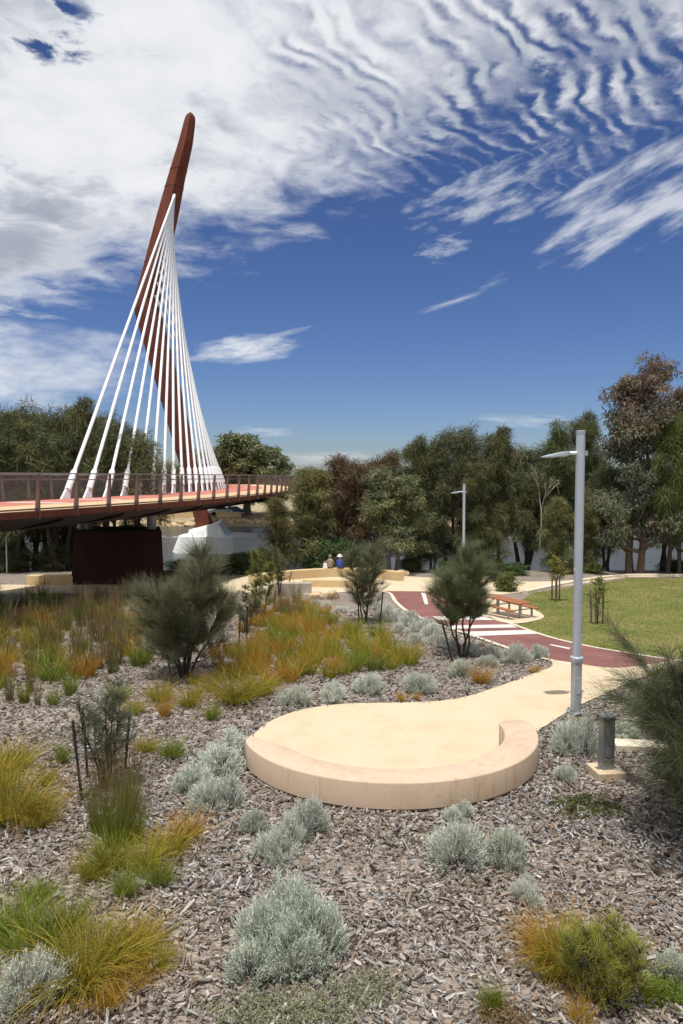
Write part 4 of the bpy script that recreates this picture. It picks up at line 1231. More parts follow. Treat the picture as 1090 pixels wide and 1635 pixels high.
wall_line('low_bench_wall', G((46, 934), (80, 934), (118, 933.5)), 0, .6, .62, M['lime'], 'low sandstone wall in the shade left of the steel bridge pier')
wall_line('lawn_edge_wall', G((838, 948), (880, 939), (935, 928), (1000, 921), (1100, 921)), 0, .3, .22, M['kerb'], 'low pale edging wall along the top of the lawn')
for i, (u, v, s, lab) in enumerate([(505, 957, .75, 'pale sandstone rock, left one of the pair below the bench'), (530, 956, .95, 'pale sandstone rock, right one of the pair below the bench'),
                                    (590, 952, .7, 'sandstone rock behind the slim she-oak'), (617, 922, .7, 'small sandstone rock at the foot of the pale leaved gum'),
                                    (634, 922, .8, 'flat sandstone rock in the middle of the row under the gum'), (642, 920, .9, 'orange tinted upright sandstone rock beside the flat one')]):
    p = gp(u, v); o = link('garden_rock', ROCKS[(i + 1) % 4], loc=(p.x, p.y, p.z + s * .2), rz=i * 1.3, sc=(s * 1.15, s * .8, s * .72))
    tag(o, lab, 'rock', 'sandstone garden rocks')


def skin_body(name, joints, edges, rad, mats, pickmat, root=0):
    me = bpy.data.meshes.new(name); me.from_pydata(joints, edges, [])
    o = bpy.data.objects.new(name, me); COL.objects.link(o)
    m = o.modifiers.new('s', 'SKIN'); m.use_smooth_shade = True
    for i, sv in enumerate(me.skin_vertices[0].data):
        sv.radius = rad[i] if hasattr(rad[i], '__len__') else (rad[i], rad[i]); sv.use_root = (i == root)
    s = o.modifiers.new('d', 'SUBSURF'); s.levels = 2; s.render_levels = 2
    dg = bpy.context.evaluated_depsgraph_get(); ev = o.evaluated_get(dg)
    me2 = bpy.data.meshes.new_from_object(ev); COL.objects.unlink(o); bpy.data.objects.remove(o)
    for mt in mats: me2.materials.append(mt)
    for p in me2.polygons: p.material_index = pickmat(p.center); p.use_smooth = True
    me2.name = name; return me2


def seated_person(loc, rz, top, label, hat=None, twist=0.0):
    """seat plane at z = 0; faces +Y"""
    J = [(0, 0, .08), (0, -.02, .25), (0, -.01, .42), (0, .02, .54), (0, .05, .62), (0, .07, .72), (0, .07, .80),      # pelvis..head top 0-6
         (-.17, .0, .50), (-.23, .04, .26), (-.15, .24, .14), (-.10, .31, .13),                                         # left arm 7-10
         (.17, .0, .50), (.23, .04, .26), (.15, .24, .14), (.10, .31, .13),                                             # right arm 11-14
         (-.10, .04, .06), (-.13, .44, .08), (-.13, .46, -.32), (-.14, .60, -.38),                                       # left leg 15-18
         (.10, .04, .06), (.13, .44, .08), (.13, .46, -.32), (.14, .60, -.38)]
    E = [(0, 1), (1, 2), (2, 3), (3, 4), (4, 5), (5, 6), (3, 7), (7, 8), (8, 9), (9, 10), (3, 11), (11, 12), (12, 13), (13, 14),
         (0, 15), (15, 16), (16, 17), (17, 18), (0, 19), (19, 20), (20, 21), (21, 22)]
    rad = [(.16, .12), (.15, .11), (.17, .11), (.11, .09), .055, .095, .075, .065, .05, .04, .035, .065, .05, .04, .035, .09, .07, .05, .035, .09, .07, .05, .035]
    def pm(c):
        if c.z > .60: return 0
        if c.y > .24 and c.z > .05 and abs(c.x) < .2 and c.z > .105: return 0
        if c.z > .06 and c.y < .26: return 1
        return 2
    me = skin_body('body', J, E, rad, [M['skin'], top, M['trouser']], pm)
    o = link('person', me, None, loc, rz)
    mb = MB()
    if hat:
        n = 16; rings = [[Vector((r * math.cos(2 * math.pi * k / n), .06 + r * math.sin(2 * math.pi * k / n), z)) for k in range(n)] for r, z in ((.21, .755), (.20, .78), (.115, .80), (.105, .88), (.06, .905))]
        mb.loft(rings).build('hat', M['hat'], o, smooth=True)
    else:
        n = 12; rings = [[Vector((r * math.cos(2 * math.pi * k / n), .045 + r * math.sin(2 * math.pi * k / n), z)) for k in range(n)] for r, z in ((.06, .64), (.105, .70), (.115, .78), (.09, .85), (.03, .88))]
        mb.loft(rings).build('hair', M['hair'], o, smooth=True)
    tag(o, label, 'person'); return o
for u, top, hat, rz, lab in ((527, M['tan'], False, .15, 'person in a tan shirt sitting beside the one in blue'),
                             (542, M['blue'], True, -.2, 'person in blue clothes and wide white hat sitting on the wall')):
    p = gp(u, 921.6)
    seated_person((p.x, p.y + .0, p.z + .585), rz, top, lab, hat)
p = gp(519, 921.6)
o = MB().box((0, 0, .17), (.3, .2, .34), taper=.8).build('bag', M['bag'], bevel=.03, loc=(p.x, p.y, p.z + .575)); tag(o, 'white bag standing beside the person in the tan shirt', 'bag')
MB().tube([(-.08, 0, .33), (-.06, 0, .45), (.06, 0, .45), (.08, 0, .33)], .012, 6).build('handle', M['bag'], o)

def standing_person(loc, rz, top, label):
    J = [(0, 0, .92), (0, 0, 1.12), (0, 0, 1.32), (0, 0, 1.45), (0, .02, 1.52), (0, .03, 1.62), (0, .03, 1.70),
         (-.18, 0, 1.42), (-.22, .02, 1.12), (-.2, .18, .95), (.18, 0, 1.42), (.22, .02, 1.12), (.2, .18, .95),
         (-.09, 0, .88), (-.1, .02, .48), (-.1, 0, .08), (-.11, .14, .04), (.09, 0, .88), (.1, .02, .48), (.1, 0, .08), (.11, .14, .04)]
    E = [(0, 1), (1, 2), (2, 3), (3, 4), (4, 5), (5, 6), (3, 7), (7, 8), (8, 9), (3, 10), (10, 11), (11, 12), (0, 13), (13, 14), (14, 15), (15, 16), (0, 17), (17, 18), (18, 19), (19, 20)]
    rad = [(.15, .11), (.14, .10), (.16, .11), (.10, .08), .05, .09, .07, .06, .045, .035, .06, .045, .035, .085, .06, .04, .035, .085, .06, .04, .035]
    me = skin_body('body', J, E, rad, [M['skin'], top, M['trouser']], lambda c: 0 if c.z > 1.5 else 1 if c.z > .93 else 2)
    o = link('person', me, None, loc, rz); n = 12
    MB().loft([[Vector((r * math.cos(2 * math.pi * k / n), .015 + r * math.sin(2 * math.pi * k / n), z)) for k in range(n)] for r, z in ((.07, 1.57), (.10, 1.62), (.105, 1.69), (.08, 1.75), (.03, 1.77))]).build('hair', M['hair'], o, smooth=True)
    tag(o, label, 'person')
standing_person(dp(41, OUT + .9, DECK_Z + .016), -1.2, M['hat'], 'person in a pale top at the far bridge lookout, left of the two')
standing_person(dp(42.6, OUT + .8, DECK_Z + .016), -1.6, M['tan'], 'person in a tan top at the far bridge lookout, right of the two')

# ------------------------------------------------------------------ lamp posts
def lamp(u, vbase, Y, H, scale, label, arm_deg):
    p = at(u, vbase, Y); g = gz(Y); o = empty('lamp_post', (p.x, Y, g), R(arm_deg)); k = scale
    MB().tube([(0, 0, -.1), (0, 0, 1.16)], .105 * k, 20).build('lower_pole', M['galv'], o, smooth=True)
    MB().tube([(0, 0, 1.10), (0, 0, 1.12), (0, 0, 1.20), (0, 0, 1.22)], [.118 * k, .128 * k, .128 * k, .105 * k], 20).build('collar', M['polepaint'], o, smooth=True)
    MB().tube([(0, 0, 1.2), (0, 0, H - .05)], .088 * k, 20).build('upper_pole', M['polepaint'], o, smooth=True)
    MB().tube([(0, 0, H - .06), (0, 0, H), (0, 0, H + .01)], [.094 * k, .094 * k, .07 * k], 20).build('cap', M['galv'], o, smooth=True)
    arm = MB().tube([(.12, 0, H - .46), (-.30, 0, H - .46)], .035 * k, 10).build('arm', M['lampglass'], o, smooth=True)
    MB().box((.11, 0, H - .46), (.06, .1, .1)).build('bracket', M['galv'], arm)
    hd = MB().loft([[Vector((x, -w, z0)), Vector((x, w, z0)), Vector((x, w, z1)), Vector((x, -w, z1))] for x, w, z0, z1 in
                    ((-.26, .06, H - .50, H - .42), (-.34, .15, H - .52, H - .43), (-.62, .17, H - .545, H - .485), (-.82, .12, H - .56, H - .535))]).build('lamp_head', M['polepaint'], o, bevel=.008)
    MB().loft([[Vector((x, -w, z)), Vector((x, w, z)), Vector((x, w, z + .012)), Vector((x, -w, z + .012))] for x, w, z in ((-.36, .12, H - .536), (-.74, .10, H - .568))]).build('diffuser', M['lampglass'], hd)
    MB().box((.0, -.103 * k, .62), (.085, .014, .36)).build('access_door', M['polepaint'], o, bevel=.003)
    MB().tube([(0, 0, -.02), (0, 0, .045)], .19 * k, 20).build('base_plate', M['galv'], o)
    for q in range(4): MB().tube([(.15 * k * math.cos(q * 1.571 + .78), .15 * k * math.sin(q * 1.571 + .78), .04), (.15 * k * math.cos(q * 1.571 + .78), .15 * k * math.sin(q * 1.571 + .78), .085)], .018, 6).build('bolt', M['galvd'], o)
    MB().box((-.089 * k, -.02, H - 2.9), (.012, .03, .05)).build('access_tag', M['paint'], o)
    tag(o, label, 'lamp post', 'lamp posts')
LY = gp(919, 1138).y
lamp(919, 1138, LY, at(926, 688, LY).z - gz(LY), 1.05, 'tall grey lamp post rising beside the cream footpath', 8)
lamp(739.5, 930, 41.6, at(739, 773, 41.6).z - gz(41.6), .95, 'distant grey lamp post behind the garden she-oak', 8)

# far thin pole in the shade on the left
p = at(11, 916, 46); o = MB().tube([(0, 0, -.2), (0, 0, 3.2)], .05, 8).build('thin_post', M['galv'], loc=(p.x, 46, gz(46))); tag(o, 'thin grey post in the shade at the far left below the bridge', 'post')

# ------------------------------------------------------------------ steel bollard, pads
def bollard():
    p = gp(967, 1238); o = empty('service_pillar', (p.x, p.y, p.z)); o.rotation_euler = (0, 0, .12)
    tag(o, 'square galvanised steel service pillar on a small concrete pad', 'pillar')
    MB().box((0, 0, .05), (.48, .46, .16)).build('concrete_pad', M['slab'], o, bevel=.015)
    MB().box((0, 0, .56), (.21, .17, .88)).build('steel_post', M['galvd'], o, bevel=.012)
    MB().loft([[Vector((x, y, 1.003)) for x, y in ((-.115, -.095), (.115, -.095), (.115, .095), (-.115, .095))], [Vector((x, y, 1.025)) for x, y in ((-.115, -.095), (.115, -.095), (.115, .095), (-.115, .095))]]).build('cap', M['galv'], o, bevel=.006)
    MB().box((0, -.0885, .62), (.15, .006, .55)).build('access_door', M['galvd'], o)
    for x in (-.06, .06): MB().tube([(x, -.088, .31), (x, -.098, .31)], .012, 8).build('bolt', M['galv'], o)
    for s in (-1, 1): MB().box((s * .14, 0, .135), (.07, .08, .012)).build('base_flange', M['galvd'], o)
bollard()
a = gp(1022, 1197)
tag(MB().box((a.x, a.y, gz(a.y) + .06), (.95, .36, .14), rz=-.12).build('concrete_block', M['kerb'], bevel=.02), 'pale flat concrete block half hidden behind the right-hand she-oak', 'block')

# ------------------------------------------------------------------ picnic table
def picnic():
    p = gp(812, 984); o = empty('picnic_table', (p.x, p.y, gz(p.y) + .03)); o.rotation_euler = (0, 0, R(118)); o.scale = (.82, .82, .86)
    tag(o, 'picnic table with rust orange timber slats and grey steel frame on the lawn', 'table')
    L = 2.3
    for i in range(5): MB().box((0, -.34 + .17 * i, .745), (L, .15, .045)).build('table_slat', M['wood'], o)
    for s in (-1, 1):
        for i in range(2): MB().box((0, s * (.66 + .17 * i), .455), (L, .15, .045)).build('bench_slat', M['wood'], o)
        MB().box((s * .8, 0, .69), (.09, .72, .05)).build('cross_bar', M['galv'], o)
        MB().box((s * .8, 0, .33), (.12, .10, .70)).build('leg', M['galv'], o)
        for q in (-1, 1): MB().box((s * .8, q * .74, .21), (.08, .08, .44)).build('bench_leg', M['galv'], o)
        MB().box((s * .8, 0, .405), (.06, 1.75, .045)).build('bench_bearer', M['galv'], o)
    return o
picnic()

# ------------------------------------------------------------------ stakes
def stake(u0, v0, u1, v1, label, mat='stake', w=.042, group='black garden stakes'):
    """square stake: foot at pixel (u0,v0) on the ground, head seen at (u1,v1)"""
    a = gp(u0, v0); b = at(u1, v1, a.y + .08); b = Vector((b.x, a.y + .05, b.z))
    n = (b - a).normalized(); q = Vector((0, 0, 1)).rotation_difference(n).to_matrix()
    L = (b - a).length
    o = MB().box((0, 0, L / 2 - .1), (w, w, L + .2), rot=Matrix.Rotation(.4, 3, 'Z')).build('garden_stake', M[mat], bevel=.004, loc=a)
    o.rotation_euler = q.to_euler(); tag(o, label, 'stake', group)
for a in [(131, 1282, 117, 1150, 'tall black stake, left one around the foreground sapling'), (140, 1243, 133, 1135, 'black stake, middle one around the foreground sapling'),
          (199, 1232, 208, 1135, 'black stake, right one around the foreground sapling'),
          (381, 1040, 384, 968, 'black stake right of the big left she-oak, left of its pair'), (393, 1034, 395, 968, 'black stake right of the big left she-oak, right of its pair'),
          (412, 985, 408, 955, 'short black stake at the foot of the slim tree by the grey wall, left one'), (436, 975, 440, 943, 'short black stake at the foot of the slim tree by the grey wall, right one'),
          (606, 1000, 611, 945, 'thin black stake right of the slim central she-oak'), (573, 996, 571, 950, 'black stake in front of the slim central she-oak'),
          (722, 1056, 705, 992, 'black stake leaning left beside the garden she-oak near the crossing'), (274, 1095, 268, 1045, 'black stake at the foot of the big left she-oak')]:
    stake(*a[:4], a[4])
for a in [(459, 945, 465, 912, 'leaning brown stake beside the slim tree by the bench'), (438, 945, 432, 915, 'brown stake left of the slim tree by the bench'),
          (881, 958, 881, 922, 'grey stake left of the yellow green lawn sapling'), (893, 958, 893, 920, 'grey stake right of the yellow green lawn sapling'), (887, 962, 887, 925, 'dark stake in front of the yellow green lawn sapling'),
          (944, 996, 942, 942, 'grey stake left of the lawn sapling beside the near lamp'), (962, 996, 963, 940, 'grey stake right of the lawn sapling beside the near lamp'), (951, 998, 951, 940, 'dark stake in front of the lawn sapling beside the near lamp')]:
    stake(*a[:4], a[4], 'woodstake', .05, 'timber tree stakes')

# ------------------------------------------------------------------ garden she-oaks
def shrub(name, u, v, meshes, label, sc=1.0, rz=0.0, cat='shrub', loc=None):
    p = loc if loc is not None else gp(u, v)
    o = empty(name, (p.x, p.y, gz(p.y)), rz); o.scale = (sc, sc, sc) if not isinstance(sc, tuple) else sc
    link('stems', meshes[0], o); link('foliage', meshes[1], o); tag(o, label, cat); return o
GS = [(0.131, 0.148, 0.078), (0.107, 0.123, 0.061), (0.164, 0.167, 0.094), (0.213, 0.207, 0.127)]
shrub('she_oak_shrub', 296, 1082, she_oak_shrub(141, 3.35, 1.55, 8, 3400, GS, .40, .0062, .10, 9, up=1.1), 'large feathery grey green she-oak in the sedge bed below the bridge pier', rz=.4)
shrub('she_oak_shrub', 738, 1050, she_oak_shrub(42, 3.25, 1.25, 5, 2300, [(.115, .145, .06), (.095, .12, .05), (.15, .165, .08), (.19, .19, .11)], .33, .0066, .30, 9, up=1.0), 'feathery she-oak with dark trunks beside the path crossing', rz=1.1)
shrub('she_oak_shrub', 582, 994, she_oak_shrub(43, 3.1, 1.2, 4, 1100, GS, .38, .0068, .15, 9, up=.9), 'slim open she-oak between the sedge bed and the red path', rz=2.0)
DK = [(.075, .10, .04), (.062, .085, .034), (.095, .115, .05), (.12, .125, .07)]
shrub('she_oak_shrub', 0, 0, she_oak_shrub(44, 2.6, 1.95, 11, 6600, DK, .42, .0040, .03, 13, up=.05, spread_top=.45, lean=(-.25, 0)), 'big dark drooping she-oak cut by the right picture edge', loc=Vector((5.75, 9.1, 0)), rz=.3)
shrub('sapling', 168, 1262, she_oak_shrub(45, 1.75, .62, 5, 620, [(.14, .155, .085), (.18, .19, .11), (.12, .13, .07)], .30, .0046, .12, 8, up=.8), 'thin grey green sapling between three black stakes', rz=0)
def wand(u, v, h, r, n, label, pal, seed, wisp=.2):
    shrub('sapling', u, v, she_oak_shrub(seed, h, r, 3, n, pal, wisp, .009, .3, 7, up=.5), label)
wand(446, 952, 2.6, .5, 420, 'slim young tree with bare stem left of the bench', [(.12, .14, .05), (.10, .11, .05)], 51)
wand(418, 990, 2.7, .75, 900, 'yellow green wispy shrub between the big she-oak and the slim young tree', [(.19, .20, .05), (.15, .17, .04)], 52)
wand(394, 1010, 1.7, .6, 600, 'grey green wispy shrub beside the pair of black stakes', GS, 53)
PROTO['sap'] = tree_mesh(131, 'leaf', 2.2, .55, [(.24, .25, .04), (.19, .21, .035), (.28, .26, .05)], .55, 16, 900, leafscale=.45)
PROTO['sap2'] = tree_mesh(132, 'leaf', 2.2, .5, [(.20, .24, .05), (.16, .20, .04), (.24, .26, .06)], .42, 18, 750, leafscale=.4, open_=.3)
p = gp(887, 960); place_tree('sapling', 'sap', p, .95, 0, 'young yellow green sapling on the lawn left of the near lamp', cat='sapling')
p = gp(952, 997); place_tree('sapling', 'sap2', p, .84, 1, 'young open sapling on the lawn right of the near lamp', cat='sapling')

# ------------------------------------------------------------------ silver cushion bushes
SB = [silver_bush('silver_bush', 61, [(0, 0, .36, .46), (.20, .12, .26, .36)], 2300), silver_bush('silver_bush', 62, [(0, 0, .40, .40)], 2100),
      silver_bush('silver_bush', 63, [(-.15, 0, .28, .42), (.17, .06, .3, .34), (.02, -.16, .22, .28)], 2400)]
SB += [silver_bush('silver_bush', 67, [(-.1, .05, .34, .30), (.22, -.05, .24, .40), (-.3, -.08, .16, .2)], 1900), silver_bush('silver_bush', 68, [(0, 0, .30, .5), (-.2, .1, .2, .3), (.24, .0, .18, .26)], 1700, col=((.58, .62, .52), (.52, .56, .46), (.66, .68, .58), (.42, .45, .36)))]
SBS = silver_bush('silver_bush', 64, [(0, 0, .36, .34)], 420)
def silver(u, v, wpx, hpx, label, me, rz=0.0, group='silver cushion bushes'):
    p = gp(u, v); k = p.y / F; wv = wpx * k * 1.10; hv = hpx * k * 1.08
    w0 = max(vv.co.x for vv in me.vertices) - min(vv.co.x for vv in me.vertices); h0 = max(vv.co.z for vv in me.vertices)
    o = link('silver_bush', me, None, (p.x, p.y + wv * .25, gz(p.y) - .01), rz, (wv / w0, wv / w0, hv / h0 * .86)); tag(o, label, 'bush', group); return o
bigb = silver_bush('silver_bush', 66, [(.10, .20, .40, .74), (-.26, .06, .33, .60), (.42, .05, .30, .60), (.08, -.16, .36, .54), (-.34, -.34, .29, .40), (.30, -.20, .24, .40)], 10500,
                   col=((.62, .66, .565), (.55, .60, .51), (.69, .72, .63), (.48, .54, .45)))
p = gp(452, 1545); o = link('silver_bush', bigb, None, (p.x, p.y + .14, -.01), 0, .86); tag(o, 'largest silver grey cushion bush in the mulch nearest the camera', 'bush', 'silver cushion bushes')
for i, (u, v, w, h, lab) in enumerate([
        (28, 1632, 150, 115, 'pale silver bush cut by the bottom left picture corner'),
        (447, 1380, 100, 75, 'silver bush behind the largest one, between it and the seat'), (490, 1338, 76, 72, 'silver bush touching the seat front, left of centre'),
        (403, 1333, 52, 46, 'small silver bush left of the pair in front of the seat'),
        (350, 1238, 128, 78, 'silver bush against the left end of the seat'), (304, 1274, 88, 62, 'silver bush farthest left in the clump by the seat end'), (338, 1302, 98, 66, 'silver bush lowest in the clump by the seat left end'),
        (735, 1392, 108, 86, 'silver bush in the mulch right of centre, left of its pair'), (812, 1393, 84, 78, 'silver bush in the mulch right of centre, right of its pair'),
        (733, 1316, 68, 40, 'silver bush tucked against the seat front, right of centre'), (842, 1446, 62, 44, 'small silver bush behind the amber sedge in front right'),
        (924, 1212, 80, 84, 'silver bush at the foot of the near lamp post'), (905, 1250, 40, 34, 'small silver sprig left of the steel service pillar'), (1000, 1188, 74, 40, 'silver bush behind the steel service pillar'),
        (470, 1131, 68, 48, 'silver bush behind the slab, leftmost of its row'), (532, 1122, 60, 40, 'silver bush behind the slab, second of its row'), (588, 1110, 76, 42, 'silver bush behind the slab, third of its row'),
        (672, 1108, 66, 40, 'silver bush behind the slab, fourth of its row'), (738, 1082, 48, 34, 'silver bush left of the orange sedge tuft'), (783, 1066, 46, 28, 'silver bush right behind the orange sedge tuft'),
        (830, 1060, 56, 40, 'silver bush at the garden corner by the red path, left of two'), (862, 1052, 40, 30, 'silver bush at the garden corner by the red path, right of two'),
        (18, 968, 46, 28, 'silver bush in the shade at the left picture edge'), (1078, 1570, 60, 60, 'silver bush cut by the right picture edge near the bottom'),
        (845, 1418, 40, 26, 'tiny silver sprig between the bush pair and the amber sedge')]):
    silver(u, v, w, h, lab, SB[(i * 3) % 5], i * 1.1)
for i, (u, v, w) in enumerate([(598, 975, 34), (618, 984, 40), (634, 994, 42), (652, 1003, 44), (668, 1012, 44), (690, 1018, 46), (668, 1030, 40), (700, 1034, 46), (722, 1042, 46), (752, 1048, 44), (640, 1012, 36), (655, 990, 34), (606, 992, 30), (682, 1003, 36), (790, 1050, 40)]):
    silver(u, v, w, w * .6, 'silver bush in the drift that borders the curve of the red path', SBS, i * 1.7, 'silver bushes along the red path')
for i, (u, v, w) in enumerate([(500, 968, 36), (520, 972, 34), (545, 978, 30), (480, 975, 30)]):
    silver(u, v, w, w * .38, 'low silver bush among gravel below the pair of garden rocks', SBS, i * 1.7, 'silver bushes below the rocks')

# low grey green ground cover at the bottom edge
def mat_plant(u, v, w, d, seed, label, pal, n=2600, h=.12):
    rg = np.random.default_rng(seed); p = gp(u, v)
    a = rg.uniform(0, 6.28, n); r = np.sqrt(rg.random(n)) * (1 + .25 * np.sin(a * 4 + seed) + .15 * np.sin(a * 9))
    b = np.stack([np.cos(a) * r * w / 2, np.sin(a) * r * d / 2, np.full(n, .01)], 1)
    keep = rg.random(n) < 1.15 - .6 * r; b = b[keep]; n = len(b)
    c = pick(rg, n, pal); dd = rg.normal(0, .7, (n, 3)); dd[:, 2] = np.abs(dd[:, 2]) + .35
    L = h * rg.uniform(.4, 1.1, n)
    parts = [blades(rg, b, dd, L, np.full(n, .007), rg.uniform(0, .4, n), c * .8, c, 2, .5)]
    for _ in range(6):
        t = rg.uniform(.3, 1, n); parts.append(blades(rg, b + unit(dd) * (L * t)[:, None], rg.normal(0, 1, (n, 3)) + [0, 0, .4], rg.uniform(.012, .026, n), np.full(n, .010), np.zeros(n), c, c * 1.08, 1, .4))
    V, Q, C = join(parts)
    o = link('ground_cover', mesh_np('ground_cover', V, [Q], [M['leaf']], C), None, (p.x, p.y, gz(p.y))); tag(o, label, 'ground cover')
SALT = [(.30, .31, .19), (.25, .27, .16), (.36, .36, .24)]
mat_plant(455, 1622, 1.35, .55, 71, 'low grey green mat plant at the bottom edge below the largest silver bush', SALT, 1700, .13)
mat_plant(585, 1585, .75, .5, 72, 'sparse grey green mat plant right of the largest silver bush', SALT, 700, .12)
mat_plant(935, 1290, 1.1, .75, 73, 'green creeping mat plant in the mulch right of the seat', [(.12, .15, .04), (.16, .12, .05), (.09, .12, .03)], 2400, .07)
mat_plant(1060, 1590, .5, .4, 74, 'small bright green leafy plant at the bottom right', [(.17, .24, .04), (.13, .20, .03)], 700, .16)
mat_plant(800, 1625, .5, .35, 75, 'dry straw coloured low plant at the bottom right of centre', [(.30, .22, .11), (.24, .17, .08)], 500, .12)

# ------------------------------------------------------------------ sedges and rushes
TU = {
    'g': tuft('sedge', 81, 420, .62, .75, GREEN, YGREEN, (.15, .6)), 'y': tuft('sedge', 82, 420, .62, .85, YGREEN, AMBER, (.2, .7)),
    'a': tuft('sedge', 83, 400, .62, .9, YGREEN, ORANGE, (.2, .75)), 'o': tuft('sedge', 84, 300, .60, .85, AMBER, ORANGE, (.1, .5)),
    'r': tuft('rush', 85, 420, .98, .42, YGREEN, [(.17, .17, .06), (.24, .18, .08), (.14, .16, .05)], (.0, .25), .0055, .15, .10),
    'p': tuft('rush', 86, 330, 1.0, .42, RUSH, [(.24, .18, .08), (.30, .21, .10), (.13, .13, .045)], (.0, .2), .0055, .15, .35),
    'm1': tuft('sedge', 91, 190, .62, .65, YGREEN, AMBER, (.1, .55), .011, .13, nseg=3), 'm2': tuft('sedge', 92, 190, .62, .6, AMBER, ORANGE, (.1, .5), .011, .13, nseg=3),
    'm3': tuft('rush', 93, 190, 1.0, .34, RUSH, [(.24, .22, .08), (.28, .22, .10), (.15, .17, .05)], (.0, .25), .010, .17, .18, nseg=3), 'm4': tuft('sedge', 94, 190, .62, .65, GREEN, YGREEN, (.1, .5), .011, .13, nseg=3),
}
HT = {k: (1.0 if k in ('r', 'p', 'm3') else .56) for k in TU}
def sedge(u, v, hpx, key, label, wk=1.0, rz=None, group='sedge clumps'):
    p = gp(u, v); h = hpx * p.y / F; k = h / HT[key]
    o = link('rush_clump' if key in ('r', 'p', 'm3') else 'sedge_clump', TU[key], None, (p.x, p.y, gz(p.y) - .01), rz if rz is not None else (u * .77 + v) % 6.28, (k * wk, k * wk, k))
    tag(o, label, 'rush' if key in ('r', 'p', 'm3') else 'sedge', group); return o
for a in [(62, 1545, 120, 'g', 'arching green sedge above the bottom left silver bush', 1.25), (140, 1562, 150, 'y', 'big yellow green sedge in the bottom left, largest of its clump', 1.3), (195, 1535, 110, 'y', 'yellow green sedge on the right side of the big bottom left clump', 1.2),
          (100, 1500, 110, 'g', 'green sedge at the back of the big bottom left clump', 1.2), (20, 1500, 110, 'g', 'green sedge cut by the left picture edge above the silver bush', 1.2),
          (222, 1512, 80, 'a', 'sedge with orange tips right of the big bottom left clump', 1.2), (170, 1612, 70, 'o', 'dry brown sedge at the bottom left edge right of the silver bush', 1.1), (205, 1575, 55, 'o', 'amber sedge sprawling right over the mulch at bottom left', 1.9),
          (200, 1432, 72, 'g', 'small green sedge below the tall rushes', .9), (255, 1412, 60, 'g', 'small green sedge right of the tall rushes', 1.2), (272, 1360, 75, 'a', 'amber sedge with orange tips right of the tall rushes', 1.4),
          (185, 1352, 170, 'r', 'tall dark green rush below the staked sapling', .75), (160, 1332, 130, 'r', 'tall rush left of its larger neighbour below the staked sapling', .7), (215, 1345, 110, 'r', 'shorter rush right of the tall ones below the staked sapling', .8), (180, 1385, 90, 'g', 'green sedge at the foot of the tall rushes', 1.1),
          (14, 1312, 140, 'y', 'tall yellow green sedge at the left picture edge beside the stakes', 1.0), (48, 1300, 70, 'a', 'amber sedge spreading right at the left picture edge', 1.7), (-15, 1275, 130, 'y', 'sedge half outside the left picture edge', 1.0), (75, 1255, 60, 'y', 'thin sedge between the left edge and the stakes', .6), (100, 1220, 55, 'g', 'slender green sedge behind the left stake', .6),
          (275, 1210, 48, 'g', 'green sedge tuft right of the staked sapling', 1.2), (232, 1200, 44, 'y', 'yellow sedge tuft just right of the right stake', 1.2), (338, 1149, 40, 'g', 'small green sedge tuft behind the seat left end', 1.0), (262, 1145, 62, 'o', 'slender orange sedge below the big left she-oak', .6),
          (378, 1122, 85, 'y', 'bright yellow green sedge left of the silver bush row', 1.3), (415, 1110, 70, 'y', 'yellow green sedge beside the leftmost silver bush of the row', 1.1),
          (900, 1538, 120, 'a', 'amber sedge fanning left in front right', 1.25), (868, 1522, 90, 'o', 'orange sedge at the left side of the amber fan', 1.3), (930, 1545, 110, 'y', 'yellow green sedge between the amber fan and the fine green bush', .9), (785, 1612, 72, 'g', 'small lone green sedge at the bottom right of centre', .8), (925, 1634, 70, 'o', 'dry straw sedge at the bottom edge in front of the fine green bush', .9),
          (768, 1092, 52, 'o', 'orange sedge tuft in front of the garden she-oak', 1.0), (852, 1074, 18, 'o', 'tiny amber sedge by the garden corner', 1.6), (640, 1120, 26, 'o', 'tiny amber sedge between silver bushes behind the slab', .9), (665, 1118, 22, 'o', 'tiny amber sedge at the slab edge', .9),
          (118, 1585, 120, 'y', 'front yellow green sedge of the bottom left clump, beside the silver bush', 1.2), (245, 1545, 70, 'y', 'yellow sedge at the right fringe of the bottom left clump', 1.3), (60, 1440, 60, 'g', 'grey green tuft above the big bottom left clump', 1.3),
          (20, 1230, 90, 'y', 'yellow green sedge at the left edge above the tall one', 1.1), (60, 1320, 85, 'y', 'yellow sedge just right of the left-edge sedge', 1.0), (150, 1400, 80, 'y', 'yellow green sedge left of the tall rush foot', 1.1), (230, 1390, 85, 'y', 'yellow green sedge right of the tall rush foot', 1.0), (300, 1335, 60, 'o', 'orange tipped sedge beside the silver bush clump', 1.3),
          (205, 1300, 120, 'r', 'tall rush between the right stake and the orange tipped sedge', .7), (880, 1560, 90, 'y', 'yellow sedge in front of the amber fan', 1.1), (255, 1120, 60, 'y', 'yellow sedge below the big she-oak, left side', 1.0), (300, 1128, 45, 'y', 'low yellow sedge below the big she-oak, right side', 1.2), (190, 1120, 50, 'g', 'green sedge left of the big she-oak base', 1.0), (215, 1140, 45, 'y', 'small yellow sedge above the right stake', 1.0),
          (1040, 1600, 60, 'g', 'thin green sedge at the bottom right corner', .8)]:
    sedge(a[0], a[1], a[2], a[3], a[4], a[5])
# the fine green bush next to the amber fan
shrub('fine_green_bush', 962, 1598, she_oak_shrub(46, .66, .50, 12, 1300, [(.27, .28, .05), (.21, .23, .04), (.32, .30, .07)], .55, .0042, .03, 7, up=1.5), 'fine yellow green upright bush right of the amber sedge fan')

